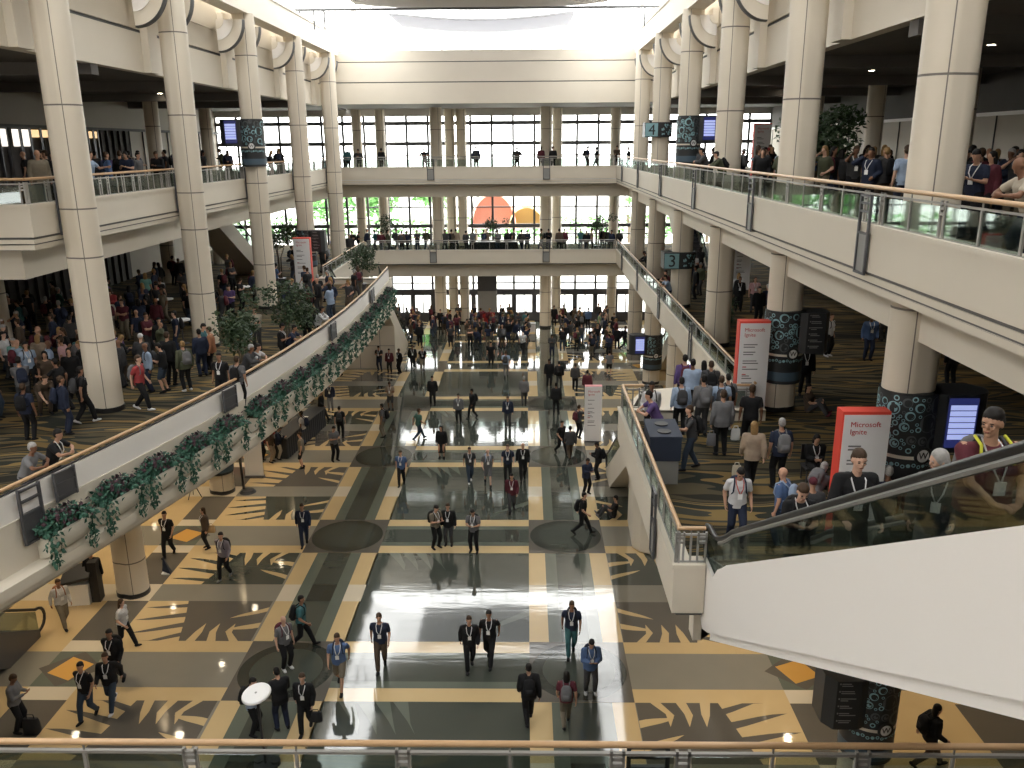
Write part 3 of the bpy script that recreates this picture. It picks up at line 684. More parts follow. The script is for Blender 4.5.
tree(-2.6, 67.4, Z2, 2.6, .8, 'small potted tree on the far bridge, middle of three', G, n=600, seed=11)
tree(5.6, 66.8, Z2, 3.1, 1.1, 'potted tree on the far bridge, rightmost of three', G, n=700, seed=12)
G = 'low plants behind the right gallery railing'
tree(8.7, 38.3, Z2, 1.7, .8, 'low bushy potted plant between two columns of the right gallery', G, n=700, seed=13)
tree(8.5, 34.9+1.4, Z2, 1.5, .7, 'second low potted plant, nearer along the right gallery railing', G, n=600, seed=14)
G = 'trees outside the glazed front'
for i, (x, y, h, r, w) in enumerate(((-24, 104, 12.4, 4, 'far left'), (-17.2, 102, 12.2, 3.2, 'left of the first far column'), (-11.6, 106, 12, 2.6, 'between the first far columns'), (-6.6, 112, 11.5, 1.6, 'narrow one beside the open view'), (-4.9, 103, 11, 1.2, 'slim one left of the orange canopy'),
        (3.4, 104, 12.5, 2.0, 'right of the orange canopy'), (12.5, 104, 12.2, 2.4, 'seen past the right far column'), (22, 104, 12.4, 4, 'far right'))):
    tree(x, y, 0, h, r, 'tall sunlit green tree outside the glass, '+w, G, 'leafout', 900, False, 'outdoor_tree', 20+i, .75, 3)
def hedge():
    rng = random.Random(5); o = leaf_cluster(rng, 2600, lambda r: (r.uniform(-55, 50), r.uniform(138, 141), r.random()*3.6), .9, 0)
    q = o.build('low_hedge', M['leafout']); tag(q, 'low green hedge outside the middle storey windows', 'hedge', kind='stuff')
hedge()
root = empty('canvas_canopy', (-.6, 92, 6.2), 0, 'orange and yellow domed canvas canopy outside the middle storey windows', 'canopy')
def dome(cx, r, h, mm, nm):
    b = MB(); n = 20
    for j in range(n):
        a0, a1 = math.pi*j/n, math.pi*(j+1)/n
        q = [(cx-r*math.cos(a), yy, h*math.sin(a)) for a in (a0, a1) for yy in (-1.5, 1.5)]
        q2 = [(cx-r*.96*math.cos(a), yy, h*.96*math.sin(a)) for a in (a0, a1) for yy in (-1.5, 1.5)]
        b.add(q+q2, [(0, 1, 3, 2), (4, 6, 7, 5), (0, 2, 6, 4), (1, 5, 7, 3)])
    b.add([(cx-r*.97*math.cos(math.pi*j/n), 1.4, h*.97*math.sin(math.pi*j/n)) for j in range(n+1)]+[(cx-r*.97*math.cos(math.pi*j/n), 1.5, h*.97*math.sin(math.pi*j/n)) for j in range(n+1)], [tuple(range(n+1)), tuple(range(2*n+1, n, -1))])
    b.build(nm, M[mm], root)
MB().box(-5.2, -5.1, -.05, .05, -6.2, .1).box(2.3, 2.4, -.05, .05, -6.2, .1).box(-.9, -.8, -.05, .05, -6.2, .3).box(-5.3, 2.6, -1.4, 1.4, -.12, 0).build('support_frame', M['metal'], root)
dome(-2.9, 2.4, 3.6, 'orangeout', 'orange_dome'); dome(.6, 1.9, 2.2, 'yellowout', 'yellow_dome')

# ------------------------------------------------------------------ escalators
def escalator():
    XA, XB = 3.5, 5.15; YL = 14.4; sl = .572
    root = empty('escalator', (XA, YL, Z2), 0, 'large white-clad escalator with glass sides rising to the right foreground', 'escalator')
    loc = Vector((XA, YL, Z2))
    def hz(y):           # handrail centre height
        return 9.37+sl*(11.29-y)+.03 if y < 13.2 else 7.62+max(0, (9.37+sl*(11.29-13.2)+.03-7.62))*max(0, (14.4-y)/1.2)**1.3
    ys = [3.6+.3*i for i in range(33)]; ys = [y for y in ys if y < 13.3]+[13.5, 13.8, 14.1, 14.4, 14.9, 15.2]
    def L(x, y, z): return (x-loc.x, y-loc.y, z-loc.z)
    # cladding, near side (faces the atrium)
    for x0, x1, nm in ((XA-.06, XA+.0, 'side_cladding'), (XB, XB+.06, 'side_cladding')):
        top = [(y, min(hz(y)-.63, 99) if y < 13.9 else 6.95) for y in ys if y < 14.9]+[(14.9, 6.95)]
        bot = [(14.9, 5.62), (14.7, 5.50), (14.2, 5.72), (3.6, 11.80)]
        b = MB(); b.xprism([(y-loc.y, z-loc.z) for y, z in top+bot], x0-loc.x, x1-loc.x); b.build(nm, M['white'], root)
        b = MB(); b.xprism([(y-loc.y, z-loc.z) for y, z in [(3.6, 11.85), (14.3, 5.72), (14.3, 5.50), (3.6, 11.64)]], (x0+.07 if x0 < 4 else x0-.07)-loc.x, (x1+.07 if x0 < 4 else x1-.07)-loc.x); b.build('lower_trim', M['white'], root)
    b = MB(); b.xprism([(y-loc.y, z-loc.z) for y, z in [(3.6, 11.7), (14.4, 5.6), (14.4, 5.52), (3.6, 11.60)]], XA-loc.x+.1, XB-loc.x-.1); b.build('underside', M['ceil'], root)
    for x in (XA+.02, XB-.02):
        # glass balustrade
        gy = [y for y in ys if y < 14.6]
        pts = [(y-loc.y, hz(y)-.05-loc.z) for y in gy]+[(14.95-loc.y, 7.45-loc.z), (15.15-loc.y, 7.2-loc.z), (15.1-loc.y, 6.9-loc.z)]+[(y-loc.y, (hz(y)-.66 if y < 13.9 else 6.9)-loc.z) for y in gy[::-1]]
        b = MB(); b.xprism(pts, x-.008-loc.x, x+.008-loc.x); b.build('glass_balustrade', M['escglass'], root)
        hp = [L(x, y, hz(y)) for y in ys if y < 14.5]+[L(x, 14.9, 7.60), L(x, 15.12, 7.52), L(x, 15.24, 7.34), L(x, 15.22, 7.14), L(x, 15.08, 6.98), L(x, 14.9, 6.92)]
        MB().tube(hp, .05, 8).build('handrail', M['rubber'], root, smooth=True)
        b = MB(); b.tube([L(x, y, hz(y)-.075) for y in ys if y < 14.3], .035, 6); b.build('rail_guide', M['metal'], root)
        b = MB(); b.xprism([(y-loc.y, z-loc.z) for y, z in [(3.6, hz(3.6)-.62), (13.6, hz(13.6)-.62), (14.9, 6.94), (14.9, 6.66), (13.4, 6.72), (3.6, hz(3.6)-.98)]], (x-.05 if x > 4 else x+.01)-loc.x, (x-.01 if x > 4 else x+.05)-loc.x); b.build('skirt', M['steel'], root)
    n = 27
    for k in range(n):
        y1 = 13.9-.385*k; z = 6.62+.22*k
        b = MB(); b.box(XA+.12-loc.x, XB-.12-loc.x, y1-.40-loc.y, y1-loc.y, z-.22-loc.z, z-loc.z)
        for j in range(12): xx = XA+.16-loc.x+j*.118; b.box(xx, xx+.05, y1-.40-loc.y, y1-loc.y, z-loc.z, z+.012-loc.z)
        b.build('step', M['dkmetal'], root)
    MB().box(XA+.1-loc.x, XB-.1-loc.x, 13.9-loc.y, 14.75-loc.y, -.06, .035).build('landing_plate', M['steel'], root)
    for x in (XA+.3, XA+1.25): pass
    return root
escalator()
def inclined(name, a, b_, w, label, hm='cream', rail=True, glassr=True):
    """escalator seen from afar between two points (x, y, z)"""
    a = Vector(a); e = Vector(b_); root = empty(name, a, 0, label, 'escalator', 'far escalators between the floors'); v = e-a; d = Vector((v.x, v.y, 0)).normalized(); s = Vector((-d.y, d.x, 0))
    def truss(q, t, top, bot, mm, nm):
        p = [s*(q-t/2), s*(q+t/2)]; vs = []
        for base in (Vector((0, 0, 0)), v):
            for side in p: vs += [base+side+Vector((0, 0, bot)), base+side+Vector((0, 0, top))]
        MB().add(vs, [(0, 1, 3, 2), (4, 6, 7, 5), (0, 4, 5, 1), (2, 3, 7, 6), (1, 5, 7, 3), (0, 2, 6, 4)]).build(nm, mm, root)
    truss(-w/2, .08, .25, -.95, M[hm], 'side_cladding'); truss(w/2, .08, .25, -.95, M[hm], 'side_cladding')
    truss(0, w, -.85, -.93, M[hm] if hm == 'cream' else M['soffit'], 'underside')
    for q in (-w/2, w/2):
        truss(q, .015, .88, .25, M['escglass'], 'glass_balustrade'); lowend, sg = (Vector((0, 0, 0)), -1) if v.z > 0 else (v, 1)
        loop = [lowend+s*q+d*sg*(.42*math.sin(math.pi*j/8))+Vector((0, 0, .57+.38*math.cos(math.pi*j/8))) for j in range(9)]
        hi = v if v.z > 0 else Vector((0, 0, 0)); MB().tube([hi+s*q+Vector((0, 0, .95))]+loop, .05, 6).build('handrail', M['rubber'], root)
    n = int(abs(v.z)/.2)
    for k in range(n):
        c = v*((k+.5)/n); MB().bar(c-s*(w/2-.1), c+s*(w/2-.1), .42, .2).build('step', M['dkmetal'], root)
    return root
inclined('escalator', (-18.3, 56.8, Z2), (-18.3, 45.6, Z3-.1), 1.5, 'far escalator rising under the top left balcony behind the third column')
inclined('escalator', (11.2, 56.0, Z2), (11.2, 66.6, Z3-.1), 1.5, 'far escalator inside the right gallery seen between the far columns')
inclined('escalator', (-16.0, 22.9, 0), (-16.0, 15.1, 4.5), 1.5, 'dark escalator cut off at the lower left edge of the view', hm='dkmetal')
# stair enclosures on the hall floor (triangular cream casings)
def casing(pts, x0, x1, label):
    root = empty('stair_casing', (x0, pts[0][0], 0), 0, label, 'stair casing', 'cream stair casings on the hall floor')
    b = MB().xprism([(y-pts[0][0], z) for y, z in pts], 0, x1-x0); b.build('casing', M['cream'], root, bevel=.04)
    for xx in (.9, 2.3): MB().box(xx, xx+.03, -.004, .004, .02, 2.9).build('joint', M['groove'], root)
    MB().box(.05, x1-x0-.05, -.004, .004, 1.6, 1.63).build('joint', M['groove'], root)
casing([(55.6, 3.0), (55.6, 0), (61.0, 0)], -12.3, -8.95, 'cream triangular casing under the escalator beyond the far end of the planters')
# right: sloped box hanging beside a rounded wall below the gallery railing
inclined('escalator', (4.5, 25.0, Z2), (4.5, 36.4, .05), 1.6, 'cream-clad escalator going down from the queue to the hall floor')
inclined('escalator', (-10.6, 51.5, Z2), (-10.6, 62.4, .05), 3.0, 'cream-clad escalator going down beyond the far end of the planters')
b = MB(); pts = [(6.6, 27.2), (4.2, 28.6)]+[(3.95+.02*i, 29.0+.45*i) for i in range(6)]+[(4.6, 32.6), (6.6, 33.1)]
b.prism(pts, 0, 5.2); o = b.build('rounded_wall', M['cream'], bevel=.1); tag(o, 'rounded cream wall under the gallery where a person sits on the floor', 'wall', kind='structure')
inclined('escalator', (9.6, 56.6, 0), (9.6, 48.4, 4.9), 1.4, 'small dark escalator behind the screen column on the hall floor')
# ------------------------------------------------------------------ banners, column wraps, furniture
def banner(x, y, z, w, h, label, side=-1, txt=True, dp=.34, top='bannerr', sidem='bannerr'):
    root = empty('banner_box', (x, y, z), 0, label, 'banner', 'standing box banners')
    MB().box(-w/2, w/2, 0, dp, .05, h).build('box', M[sidem], root)
    MB().box(-w/2+.02, w/2-.02, .02, dp-.02, 0, .05).build('plinth', M['black'], root)
    MB().box(-w/2+(.03 if side < 0 else 0), w/2-(.03 if side > 0 else 0), -.012, .0, .05, h-.05).build('front_panel', M['bannerw'], root)
    MB().box(-w/2, w/2, 0, dp, h, h+.015).build('top_panel', M[top], root)
    if txt:
        text_mesh('Microsoft\nIgnite', .155, M['redtext'], root, 'title', (-w*.33, -.016, h-.33), (math.pi/2, 0, 0), 'LEFT', .003)
    rng = random.Random(int(x*100+y)); b = MB(); zz = h-.72
    while zz > h*.28:
        for k in range(rng.choice((1, 2, 2))):
            ln = w*rng.uniform(.22, .55); b.box(-w*.33, -w*.33+ln, -.016, -.012, zz, zz+.028); zz -= .075
        zz -= rng.uniform(.06, .16)
    b.build('small_print', M['greytext'], root)
    b = MB()
    for q in (.52, .44): b.box(-w*.33, -w*.33+.12, -.016, -.012, h*q, h*q+.03)
    b.build('red_line', M['redtext'], root)
    return root
banner(6.75, 16.0, Z2, .95, 2.95, 'red and white box banner standing nearest the escalator, beside the near patterned column')
banner(6.86, 24.9, Z2, .93, 2.95, 'red and white box banner beside the queue, left of the second right column')
banner(3.37, 40.8, 0, .86, 2.95, 'white box banner with pink top standing on the hall floor', top='pinkprint', sidem='bannerw')
banner(-13.05, 48.9, Z2, .98, 3.0, 'tall white box banner on the left middle gallery between two trees', side=1)
banner(-15.0, 47.0, Z3, .85, 2.9, 'pale pink-edged box banner on the top left balcony', side=1)
banner(12.6, 47.0, Z3, .9, 2.9, 'grey box banner behind the crowd on the top right balcony')
banner(12.2, 47.9, Z2, .95, 2.9, 'white and red box banner deep in the right middle gallery')
def wrap(cx, cy, z, side, panel, label, pat=True):
    """printed wrap around a column, z = floor height; panel: 'screen', 'directory' or None; side: -1 panel on the left, +1 on the right"""
    root = empty('column_wrap', (cx, cy, z+.95), 0, label, 'column wrap', 'dark printed column wraps')
    r = .60; H = 2.25
    def cylstrip(z0, z1, rr, mm, nm, a0=0, a1=2*math.pi):
        b = MB(); n = 48
        vs = [(q*math.cos(a0+(a1-a0)*i/n), q*math.sin(a0+(a1-a0)*i/n), zz) for i in range(n+1) for q, zz in ((rr-.03, z0), (rr, z0), (rr, z1), (rr-.03, z1))]
        fs = [(i*4+j, i*4+(j+1) % 4, i*4+4+(j+1) % 4, i*4+4+j) for i in range(n) for j in range(4)]
        b.add(vs, [f[::-1] for f in fs]); return b.build(nm, mm, root, smooth='auto')
    cylstrip(.95, H, r, M['wrap'], 'upper_sleeve'); cylstrip(.88, .95, r+.012, M['cream'], 'pale_band'); cylstrip(0, .88, r, M['wrap'], 'lower_sleeve')
    cylstrip(.10, .38, r+.006, M['wrapband'], 'blue_band')
    MB().cyl(0, 0, H-.02, H, r, 40).build('cap', M['wrap'], root)
    def onc(u, v, rr): a = -math.pi/2+u/r; return (rr*math.cos(a), rr*math.sin(a), v)
    rng = random.Random(int(cx*10+cy*7)+3)
    def ring(b, u, v, ro, ri, mi, lift):
        n = 18; vs = []
        for j in range(n):
            t = 2*math.pi*j/n; vs += [onc(u+ro*math.cos(t), v+ro*math.sin(t), r+lift)] + ([onc(u+ri*math.cos(t), v+ri*math.sin(t), r+lift)] if ri > 0 else [])
        if ri > 0: b.add(vs, [(2*j, 2*((j+1) % n), 2*((j+1) % n)+1, 2*j+1) for j in range(n)], mi)
        else: b.add(vs, [tuple(range(n))], mi)
    if pat:
        b = MB(); placed = []
        for _ in range(900):
            ro = rng.choice((.20, .17, .14, .10, .06)) if _ < 500 else rng.choice((.08, .05, .035)); u = rng.uniform(-1.5, 1.5); v = rng.uniform(1.0+ro, H-ro-.02)
            if any(math.hypot(u-a, v-c) < (ro+q)*.93 for a, c, q in placed): continue
            placed.append((u, v, ro)); k = rng.random()
            mi = 0 if (k < .85 and u < .1) or k < .22 else 1
            ring(b, u, v, ro, 0 if ro > .07 and k*10 % 1 < .6 else ro*.6, mi, .004)
            if ro > .07: ring(b, u+ro*.12, v-ro*.08, ro*.72, ro*.50, 2, .006); ring(b, u+ro*.3, v+ro*.2, ro*.22, 0, 2, .0065)
        b.build('circle_pattern', [M['wrapblue'], M['wrapgrey'], M['wrap']], root)
        b = MB()
        for i in range(15):
            u = -.75+i*.105; ring(b, u, .74+.02*math.sin(i*2.1), .042, .022 if i % 3 else 0, 0, .006)
        b.build('small_pattern', [M['wrapblue']], root)
    # round W emblem
    em = MB(); n = 28; u0 = .12; c = Vector(onc(u0, .98, r+.03)); a = -math.pi/2+u0/r
    o = empty('emblem', c, a+math.pi/2); o.parent = root
    b = MB()
    b.add([(.19*math.cos(2*math.pi*j/n), 0, .19*math.sin(2*math.pi*j/n)) for j in range(n)]+[(.19*math.cos(2*math.pi*j/n), -.03, .19*math.sin(2*math.pi*j/n)) for j in range(n)], [tuple(range(2*n-1, n-1, -1)), tuple(range(n))]+[(j, j+n, (j+1) % n+n, (j+1) % n) for j in range(n)])
    b.build('emblem_disc', M['black'], o)
    b = MB().add([(.135*math.cos(2*math.pi*j/n), -.034, .135*math.sin(2*math.pi*j/n)) for j in range(n)], [tuple(range(n))]); b.build('emblem_face', M['sign_white'], o)
    text_mesh('W', .20, M['black'], o, 'letter', (0, -.040, 0), (math.pi/2, 0, 0), 'CENTER', .004)
    if panel:
        x0, x1 = sorted((side*.35, side*1.45)); b = MB(); n = 12
        if panel == 'screen': z0, z1 = 1.0, H; pts = [(side*.2, -.40), (side*.55, -.50), (side*1.1, -.50)]+[(side*(1.1+.42*math.sin(math.pi*j/n)), -.08-.42*math.cos(math.pi*j/n)) for j in range(1, n+1)]+[(0, .4)]
        else: z0, z1 = .98, H-.02; pts = [(side*.2, -.45), (side*.5, -.62), (side*1.05, -.62), (side*1.24, -.35), (side*1.24, .25), (0, .35)]
        b.prism(pts, z0, z1); b.build('side_housing', M['wrap'], root)
        if panel == 'screen':
            xs0, xs1 = sorted((side*.62, side*1.14))
            MB().box(xs0-.03, xs1+.03, -.535, -.50, 1.12, H-.08).build('screen_frame', M['screen'], root)
            b = MB(); 
            for i in range(6): b.box(xs0, xs1, -.54, -.535, 1.30+i*.125, 1.30+i*.125+.105)
            b.build('screen_rows', M['screenrow'], root)
        else:
            b = MB(); rg = random.Random(9); xs0, xs1 = sorted((side*.56, side*1.0))
            for i in range(6):
                zz = 1.16+i*.19; b.box(xs0+.05, xs0+.05+rg.uniform(.2, .36), -.626, -.62, zz+.05, zz+.07); b.box(xs0+.05, xs0+.05+rg.uniform(.15, .4), -.626, -.62, zz, zz+.02); b.box(xs0, xs0+.03, -.626, -.62, zz+.04, zz+.075)
            b.build('directory_lines', M['metal'], root)
wrap(XR, 16.9, Z2, 1, 'screen', 'dark wrap with pale blue circles and lit schedule screen on the nearest right gallery column')
wrap(XR, 25.6, Z2, 1, 'directory', 'dark circle-patterned wrap beside the second banner on the right gallery')
wrap(XR, 51.9, 0, -1, 'screen', 'small dark wrap with lit blue screen on the hall floor at right')
wrap(XR, 43.1, Z3, 1, 'screen', 'dark wrap with blue screen on the top right balcony')
wrap(XL, 43.1, Z3, -1, 'screen', 'dark wrap with blue screen on the top left balcony')
wrap(XR, 16.9, 0, -1, 'directory', 'dark wrap and hanging directory below the white escalator')
wrap(XL, 34.4, 0, 1, None, 'dark wrap under the planter parapet on the hall floor', pat=False)
wrap(XL, 51.9, Z2, 1, 'directory', 'dark wrap and directory beside the tall white banner on the left gallery')
def numsign(cx, cy, z, digit, label):
    root = empty('level_sign', (cx, cy, z), 0, label, 'sign', 'numbered level signs')
    n = 24; b = MB(); r = .62
    b.prism([(-1.05, -.62), (0, -.62)]+[(r*math.sin(math.pi*j/n), -r*math.cos(math.pi*j/n)) for j in range(1, n+1)]+[(0, .62), (-1.05, .45)], 0, .82); b.build('sign_body', M['wrap'], root)
    MB().box(-1.02, -.30, -.632, -.62, .04, .78).build('number_panel', M['wrapblue'], root)
    text_mesh(digit, .85, M['wrap'], root, 'number', (-.64, -.64, .38), (math.pi/2, 0, 0), 'CENTER', .004)
    rng = random.Random(4); b = MB()
    for _ in range(40):
        a = rng.uniform(-1.35, .6); v = rng.uniform(.12, .70); q = rng.uniform(.03, .075); a0 = -math.pi/2+(a+1.0)/r*.62
        vs = []
        for j in range(10):
            t = 2*math.pi*j/10; aa = a0+q*math.cos(t)/r; vs.append(((r+.006)*math.cos(aa), (r+.006)*math.sin(aa), v+q*math.sin(t)))
        b.add(vs, [tuple(range(10))])
    b.build('circle_pattern', M['wrapblue'], root)
numsign(XR, 43.1, 8.62, '3', 'dark sign with a large 3 wrapped on a column above the right middle gallery')
numsign(XR, 51.9, 15.08, '4', 'dark sign with a large 4 wrapped on a top right column')
# litter bin on the gallery
root = empty('litter_bin', (3.38, 19.5, Z2), 0, 'large navy litter bin with two round holes on a pale base beside the glass railing', 'litter bin')
b = MB().box(-.34, .34, -.1, .95, 0, .62); b.build('base', M['metal'], root)
MB().box(-.38, .38, -.14, .99, .62, 1.22).build('body', M['navy'], root)
MB().add([(-.40, -.16, 1.20), (.40, -.16, 1.20), (.40, 1.01, 1.28), (-.40, 1.01, 1.28), (-.40, -.16, 1.26), (.40, -.16, 1.26), (.40, 1.01, 1.34), (-.40, 1.01, 1.34)], [(0,3,2,1),(4,5,6,7),(0,1,5,4),(1,2,6,5),(2,3,7,6),(3,0,4,7)]).build('lid', M['navy'], root)
for y in (.18, .66): MB().cyl(-.0, y, 1.262+y*.07, 1.29+y*.07, .17, 24).build('hole', M['black'], root)
# registration counters with black cloth, red backdrop, board on a pole
root = empty('counter_table', (-12.1, 38.4, 0), R(-8), 'long counter draped in black cloth below the planter parapet', 'counter')
b = MB(); n = 60
for x0, x1 in ((-.42, .42),):
    pts = []
    for i in range(n): pts.append((x0+.02*math.sin(i*2.3), 5.2*i/n))
    for i in range(n): pts.append((x1+.02*math.sin(i*2.1), 5.2*(n-1-i)/n))
    b.prism(pts, .01, 1.02)
b.build('draped_cloth', M['cloth_black'], root); MB().box(-.44, .44, -.03, 5.2, 1.02, 1.06).build('counter_top', M['black'], root)
MB().box(-.2, .15, 3.2, 3.5, 1.06, 1.065).build('paper_sheet', M['paper'], root)
o = MB().box(-15.9, -13.4, 42.0, 42.1, 0, 2.3).build('red_backdrop', M['cloth_red']); tag(o, 'red cloth backdrop behind the black counter', 'backdrop')
root = empty('board_stand', (-12.6, 43.9, 0), 0, 'pale board on a thin pole behind the black counter', 'sign')
MB().cyl(0, 0, 0, 1.5, .02, 10).cyl(0, 0, 0, .03, .2, 20).build('pole', M['metal'], root); MB().box(-.36, .36, -.03, 0, 1.2, 2.1).build('board', M['bannerw'], root)
root = empty('roller_banner', (-12.9, 36.0, 0), 0, 'grey roller banner behind the pole stand below the parapet', 'banner')
MB().box(-.1, .75, .0, .02, .1, 2.1).build('print', M['bannerw'], root); MB().box(-.12, .77, -.1, .12, 0, .1).build('base', M['dkmetal'], root); MB().box(.05, .6, -.01, 0, 1.7, 1.95).build('header_print', M['wrapband'], root)
root = empty('post_stand', (-12.35, 34.3, 0), 0, 'black upright post on a heavy base beside the wrapped column', 'post')
MB().cyl(0, 0, 0, .12, .36, 24, r2=.26).build('base', M['black'], root); MB().bar((-.2, .1, .1), (-.28, .15, 1.9), .09, .09).build('post', M['black'], root)
root = empty('tripod', (-14.5, 33.7, 0), 0, 'thin black tripod left of the wrapped column', 'tripod')
for a in (0, 2.1, 4.2): MB().bar((0, 0, .75), (.33*math.cos(a), .33*math.sin(a), 0.01), .025, .025).build('leg', M['black'], root)
MB().cyl(0, 0, .7, 1.5, .015, 8).build('pole', M['black'], root)
# ring light on a pole
root = empty('pole_lamp', (-6.45, 17.3, 0), 0, 'round white disc on a tall black pole near the bottom rail', 'lamp')
MB().cyl(0, 0, 0.0, .08, .30, 24).cyl(.22, .05, 0, .14, .12, 12).cyl(-.2, .08, 0, .12, .12, 12).build('base', M['black'], root)
MB().bar((0, 0, .08), (-.06, .0, 2.05), .055, .055).build('pole', M['black'], root)
o = MB().cyl(0, 0, 0, .07, .36, 40, r2=.34).build('disc', M['paper'], root, bevel=.02); o.location = (-.06, 0, 2.03); o.rotation_euler = (R(8), R(-8), 0)
MB().cyl(0, 0, .07, .075, .03, 12).build('hub', M['metal'], o)
# kiosk by the near left column
root = empty('kiosk', (-14.95, 25.0, 0), R(8), 'black and white kiosk stand left of the nearest column base', 'kiosk')
MB().box(-.5, .3, -.25, .25, 0, .75).build('white_base', M['paper'], root)
MB().add([(-.55, -.3, .75), (.4, -.3, .95), (.4, .35, 1.25), (-.55, .35, 1.05), (-.55, -.3, .85), (.4, -.3, 1.05), (.4, .35, 1.35), (-.55, .35, 1.15)], [(0,3,2,1),(4,5,6,7),(0,1,5,4),(1,2,6,5),(2,3,7,6),(3,0,4,7)]).build('slanted_top', M['black'], root)
MB().box(.32, .60, -.1, .3, 0, 1.45).build('dark_cabinet', M['black'], root)
root = empty('floor_cone', (-12.9, 26.9, 0), 0, 'small dark wedge sign just right of the nearest column', 'floor sign')
MB().add([(-.16, 0, .12), (.16, -.05, .02), (.1, .2, .02), (-.1, .05, .65)], [(0, 2, 1), (0, 1, 3), (1, 2, 3), (2, 0, 3)]).build('wedge', M['navy'], root); MB().box(-.18, .1, -.05, .15, 0, .05).build('foot', M['paper'], root)
# standing tables in the left gallery, table on the bridge, far hall furniture
for x, y, lab in ((-14.7, 34.9, 'white topped standing table between two groups near the third left column'), (-14.9, 43.6, 'white topped standing table beyond the second pair of left columns'), (-17.5, 40, 'white topped standing table deeper in the left gallery crowd')):
    root = empty('standing_table', (x, y, Z2), 0, lab, 'table', 'standing tables in the left gallery')
    MB().cyl(0, 0, 1.02, 1.06, .38, 28).build('table_top', M['paper'], root); MB().cyl(0, 0, .03, 1.02, .035, 10).build('stem', M['dkmetal'], root); MB().cyl(0, 0, 0, .03, .25, 20).build('foot', M['dkmetal'], root)
root = empty('bench_table', (-2.6, 66.6, Z2), 0, 'long dark table with pale top on the far bridge', 'table')
MB().box(-1.9, 1.9, -.3, .3, .1, .78).build('skirt', M['black'], root); MB().box(-1.95, 1.95, -.33, .33, .78, .82).build('table_top', M['paper'], root)
root = empty('display_stand', (-3.3, 69.5, 0), 0, 'grey display with dark head and red foot in the far hall', 'display')
MB().box(-.8, .8, 0, .5, 1.2, 3.0).build('grey_panel', M['metal'], root); MB().box(-.8, .8, -.02, .48, 3.0, 4.4).build('dark_head', M['dkmetal'], root); MB().box(-.8, .6, -.1, .5, 0, 1.2).build('red_foot', M['cloth_red'], root)
root = empty('white_box_stand', (.4, 67.3, 0), 0, 'small pale box on the floor left of the far bridge column', 'box')
MB().box(-.3, .3, -.25, .25, 0, .7).build('body', M['bannerw'], root, bevel=.03)
MB().box(-.32, .32, -.27, .27, .7, .74).build('lid', M['metal'], root)
# wall lights and loudspeaker in galleries
root = empty('hanging_screen', (12.6, 39, 15.4), 0, 'dark wedge shaped monitor hanging over the top right crowd', 'monitor')
MB().prism([(-.5, -.3), (.5, -.3), (.35, .3), (-.35, .3)], -.9, 0).build('body', M['black'], root); MB().cyl(0, 0, 0, 2.1, .03, 8).build('pole', M['black'], root)
# recessed downlights: the lamps of the place
def downlight(x, y, z, power, label, r=.11, spot=True, col=(1.0, .82, .58)):
    o = empty('downlight', (x, y, z), 0, label, 'downlight', 'recessed downlights')
    MB().cyl(0, 0, -.03, 0, r+.03, 20).build('trim_ring', M['metal'], o); MB().cyl(0, 0, -.036, -.03, r, 20).build('lamp', M['lamp'], o)
    d = bpy.data.lights.new('downlight_beam', 'SPOT' if spot else 'POINT'); d.energy = power; d.color = col; d.shadow_soft_size = .12
    if spot: d.spot_size = R(115); d.spot_blend = .8
    q = bpy.data.objects.new('downlight_beam', d); q.location = (0, 0, -.08); q.parent = o; COL.objects.link(q)
DW = 0.62
for i, y in enumerate((20.5, 25.6, 30, 34.4, 38.7, 43.1)):
    for j, x in enumerate((-12.6, -16.4, -21)):
        downlight(x, y, 5.87 if x < -13 else 5.87, 520*DW, 'warm recessed downlight under the left gallery, row %d away and %s from the edge' % (i+1, ('first', 'second', 'third')[j]))
for i, y in enumerate((19.5, 25.6, 30, 38.7, 47.4)):
    for j, x in enumerate((9.3, 14.5)):
        downlight(x, y, 5.87, 560*DW, 'warm recessed downlight under the right gallery, row %d away and %s from the edge' % (i+1, ('first', 'second')[j]))
for k, (x, y) in enumerate(((4.4, 17.4), (4.4, 21.8))): downlight(x, y, 5.87, 420*DW, 'warm recessed downlight under the gallery corner beside the escalator, %s one' % ('near', 'far')[k])
for k, (x, y) in enumerate(((-9.5, 66.8), (-5, 66.8), (-1, 66.8), (3.5, 66.8))): downlight(x, y, 5.87, 420*DW, 'warm recessed downlight under the far bridge, %s from the left' % ORD[k])
for z, nm, pw in ((11.99, 'middle', 60), (17.49, 'top', 80)):
    for i, y in enumerate((20, 31, 42, 53) if z < 12 else (27, 36, 47, 58)):
        for x, w in ((-19.5, 'left'), (13.8, 'right')):
            if z > 12 and x < 0 and y < 24.5: continue
            downlight(x, y, z, pw*DW, 'recessed ceiling downlight over the %s %s gallery, %s away from camera' % (nm, w, ORD[i]), col=(1.0, .86, .68)) if not (z < 12 and w == 'right') else downlight(x, y, z, 170, 'recessed ceiling downlight over the middle right gallery, %s away from camera' % ORD[i], col=(1.0, .86, .68))
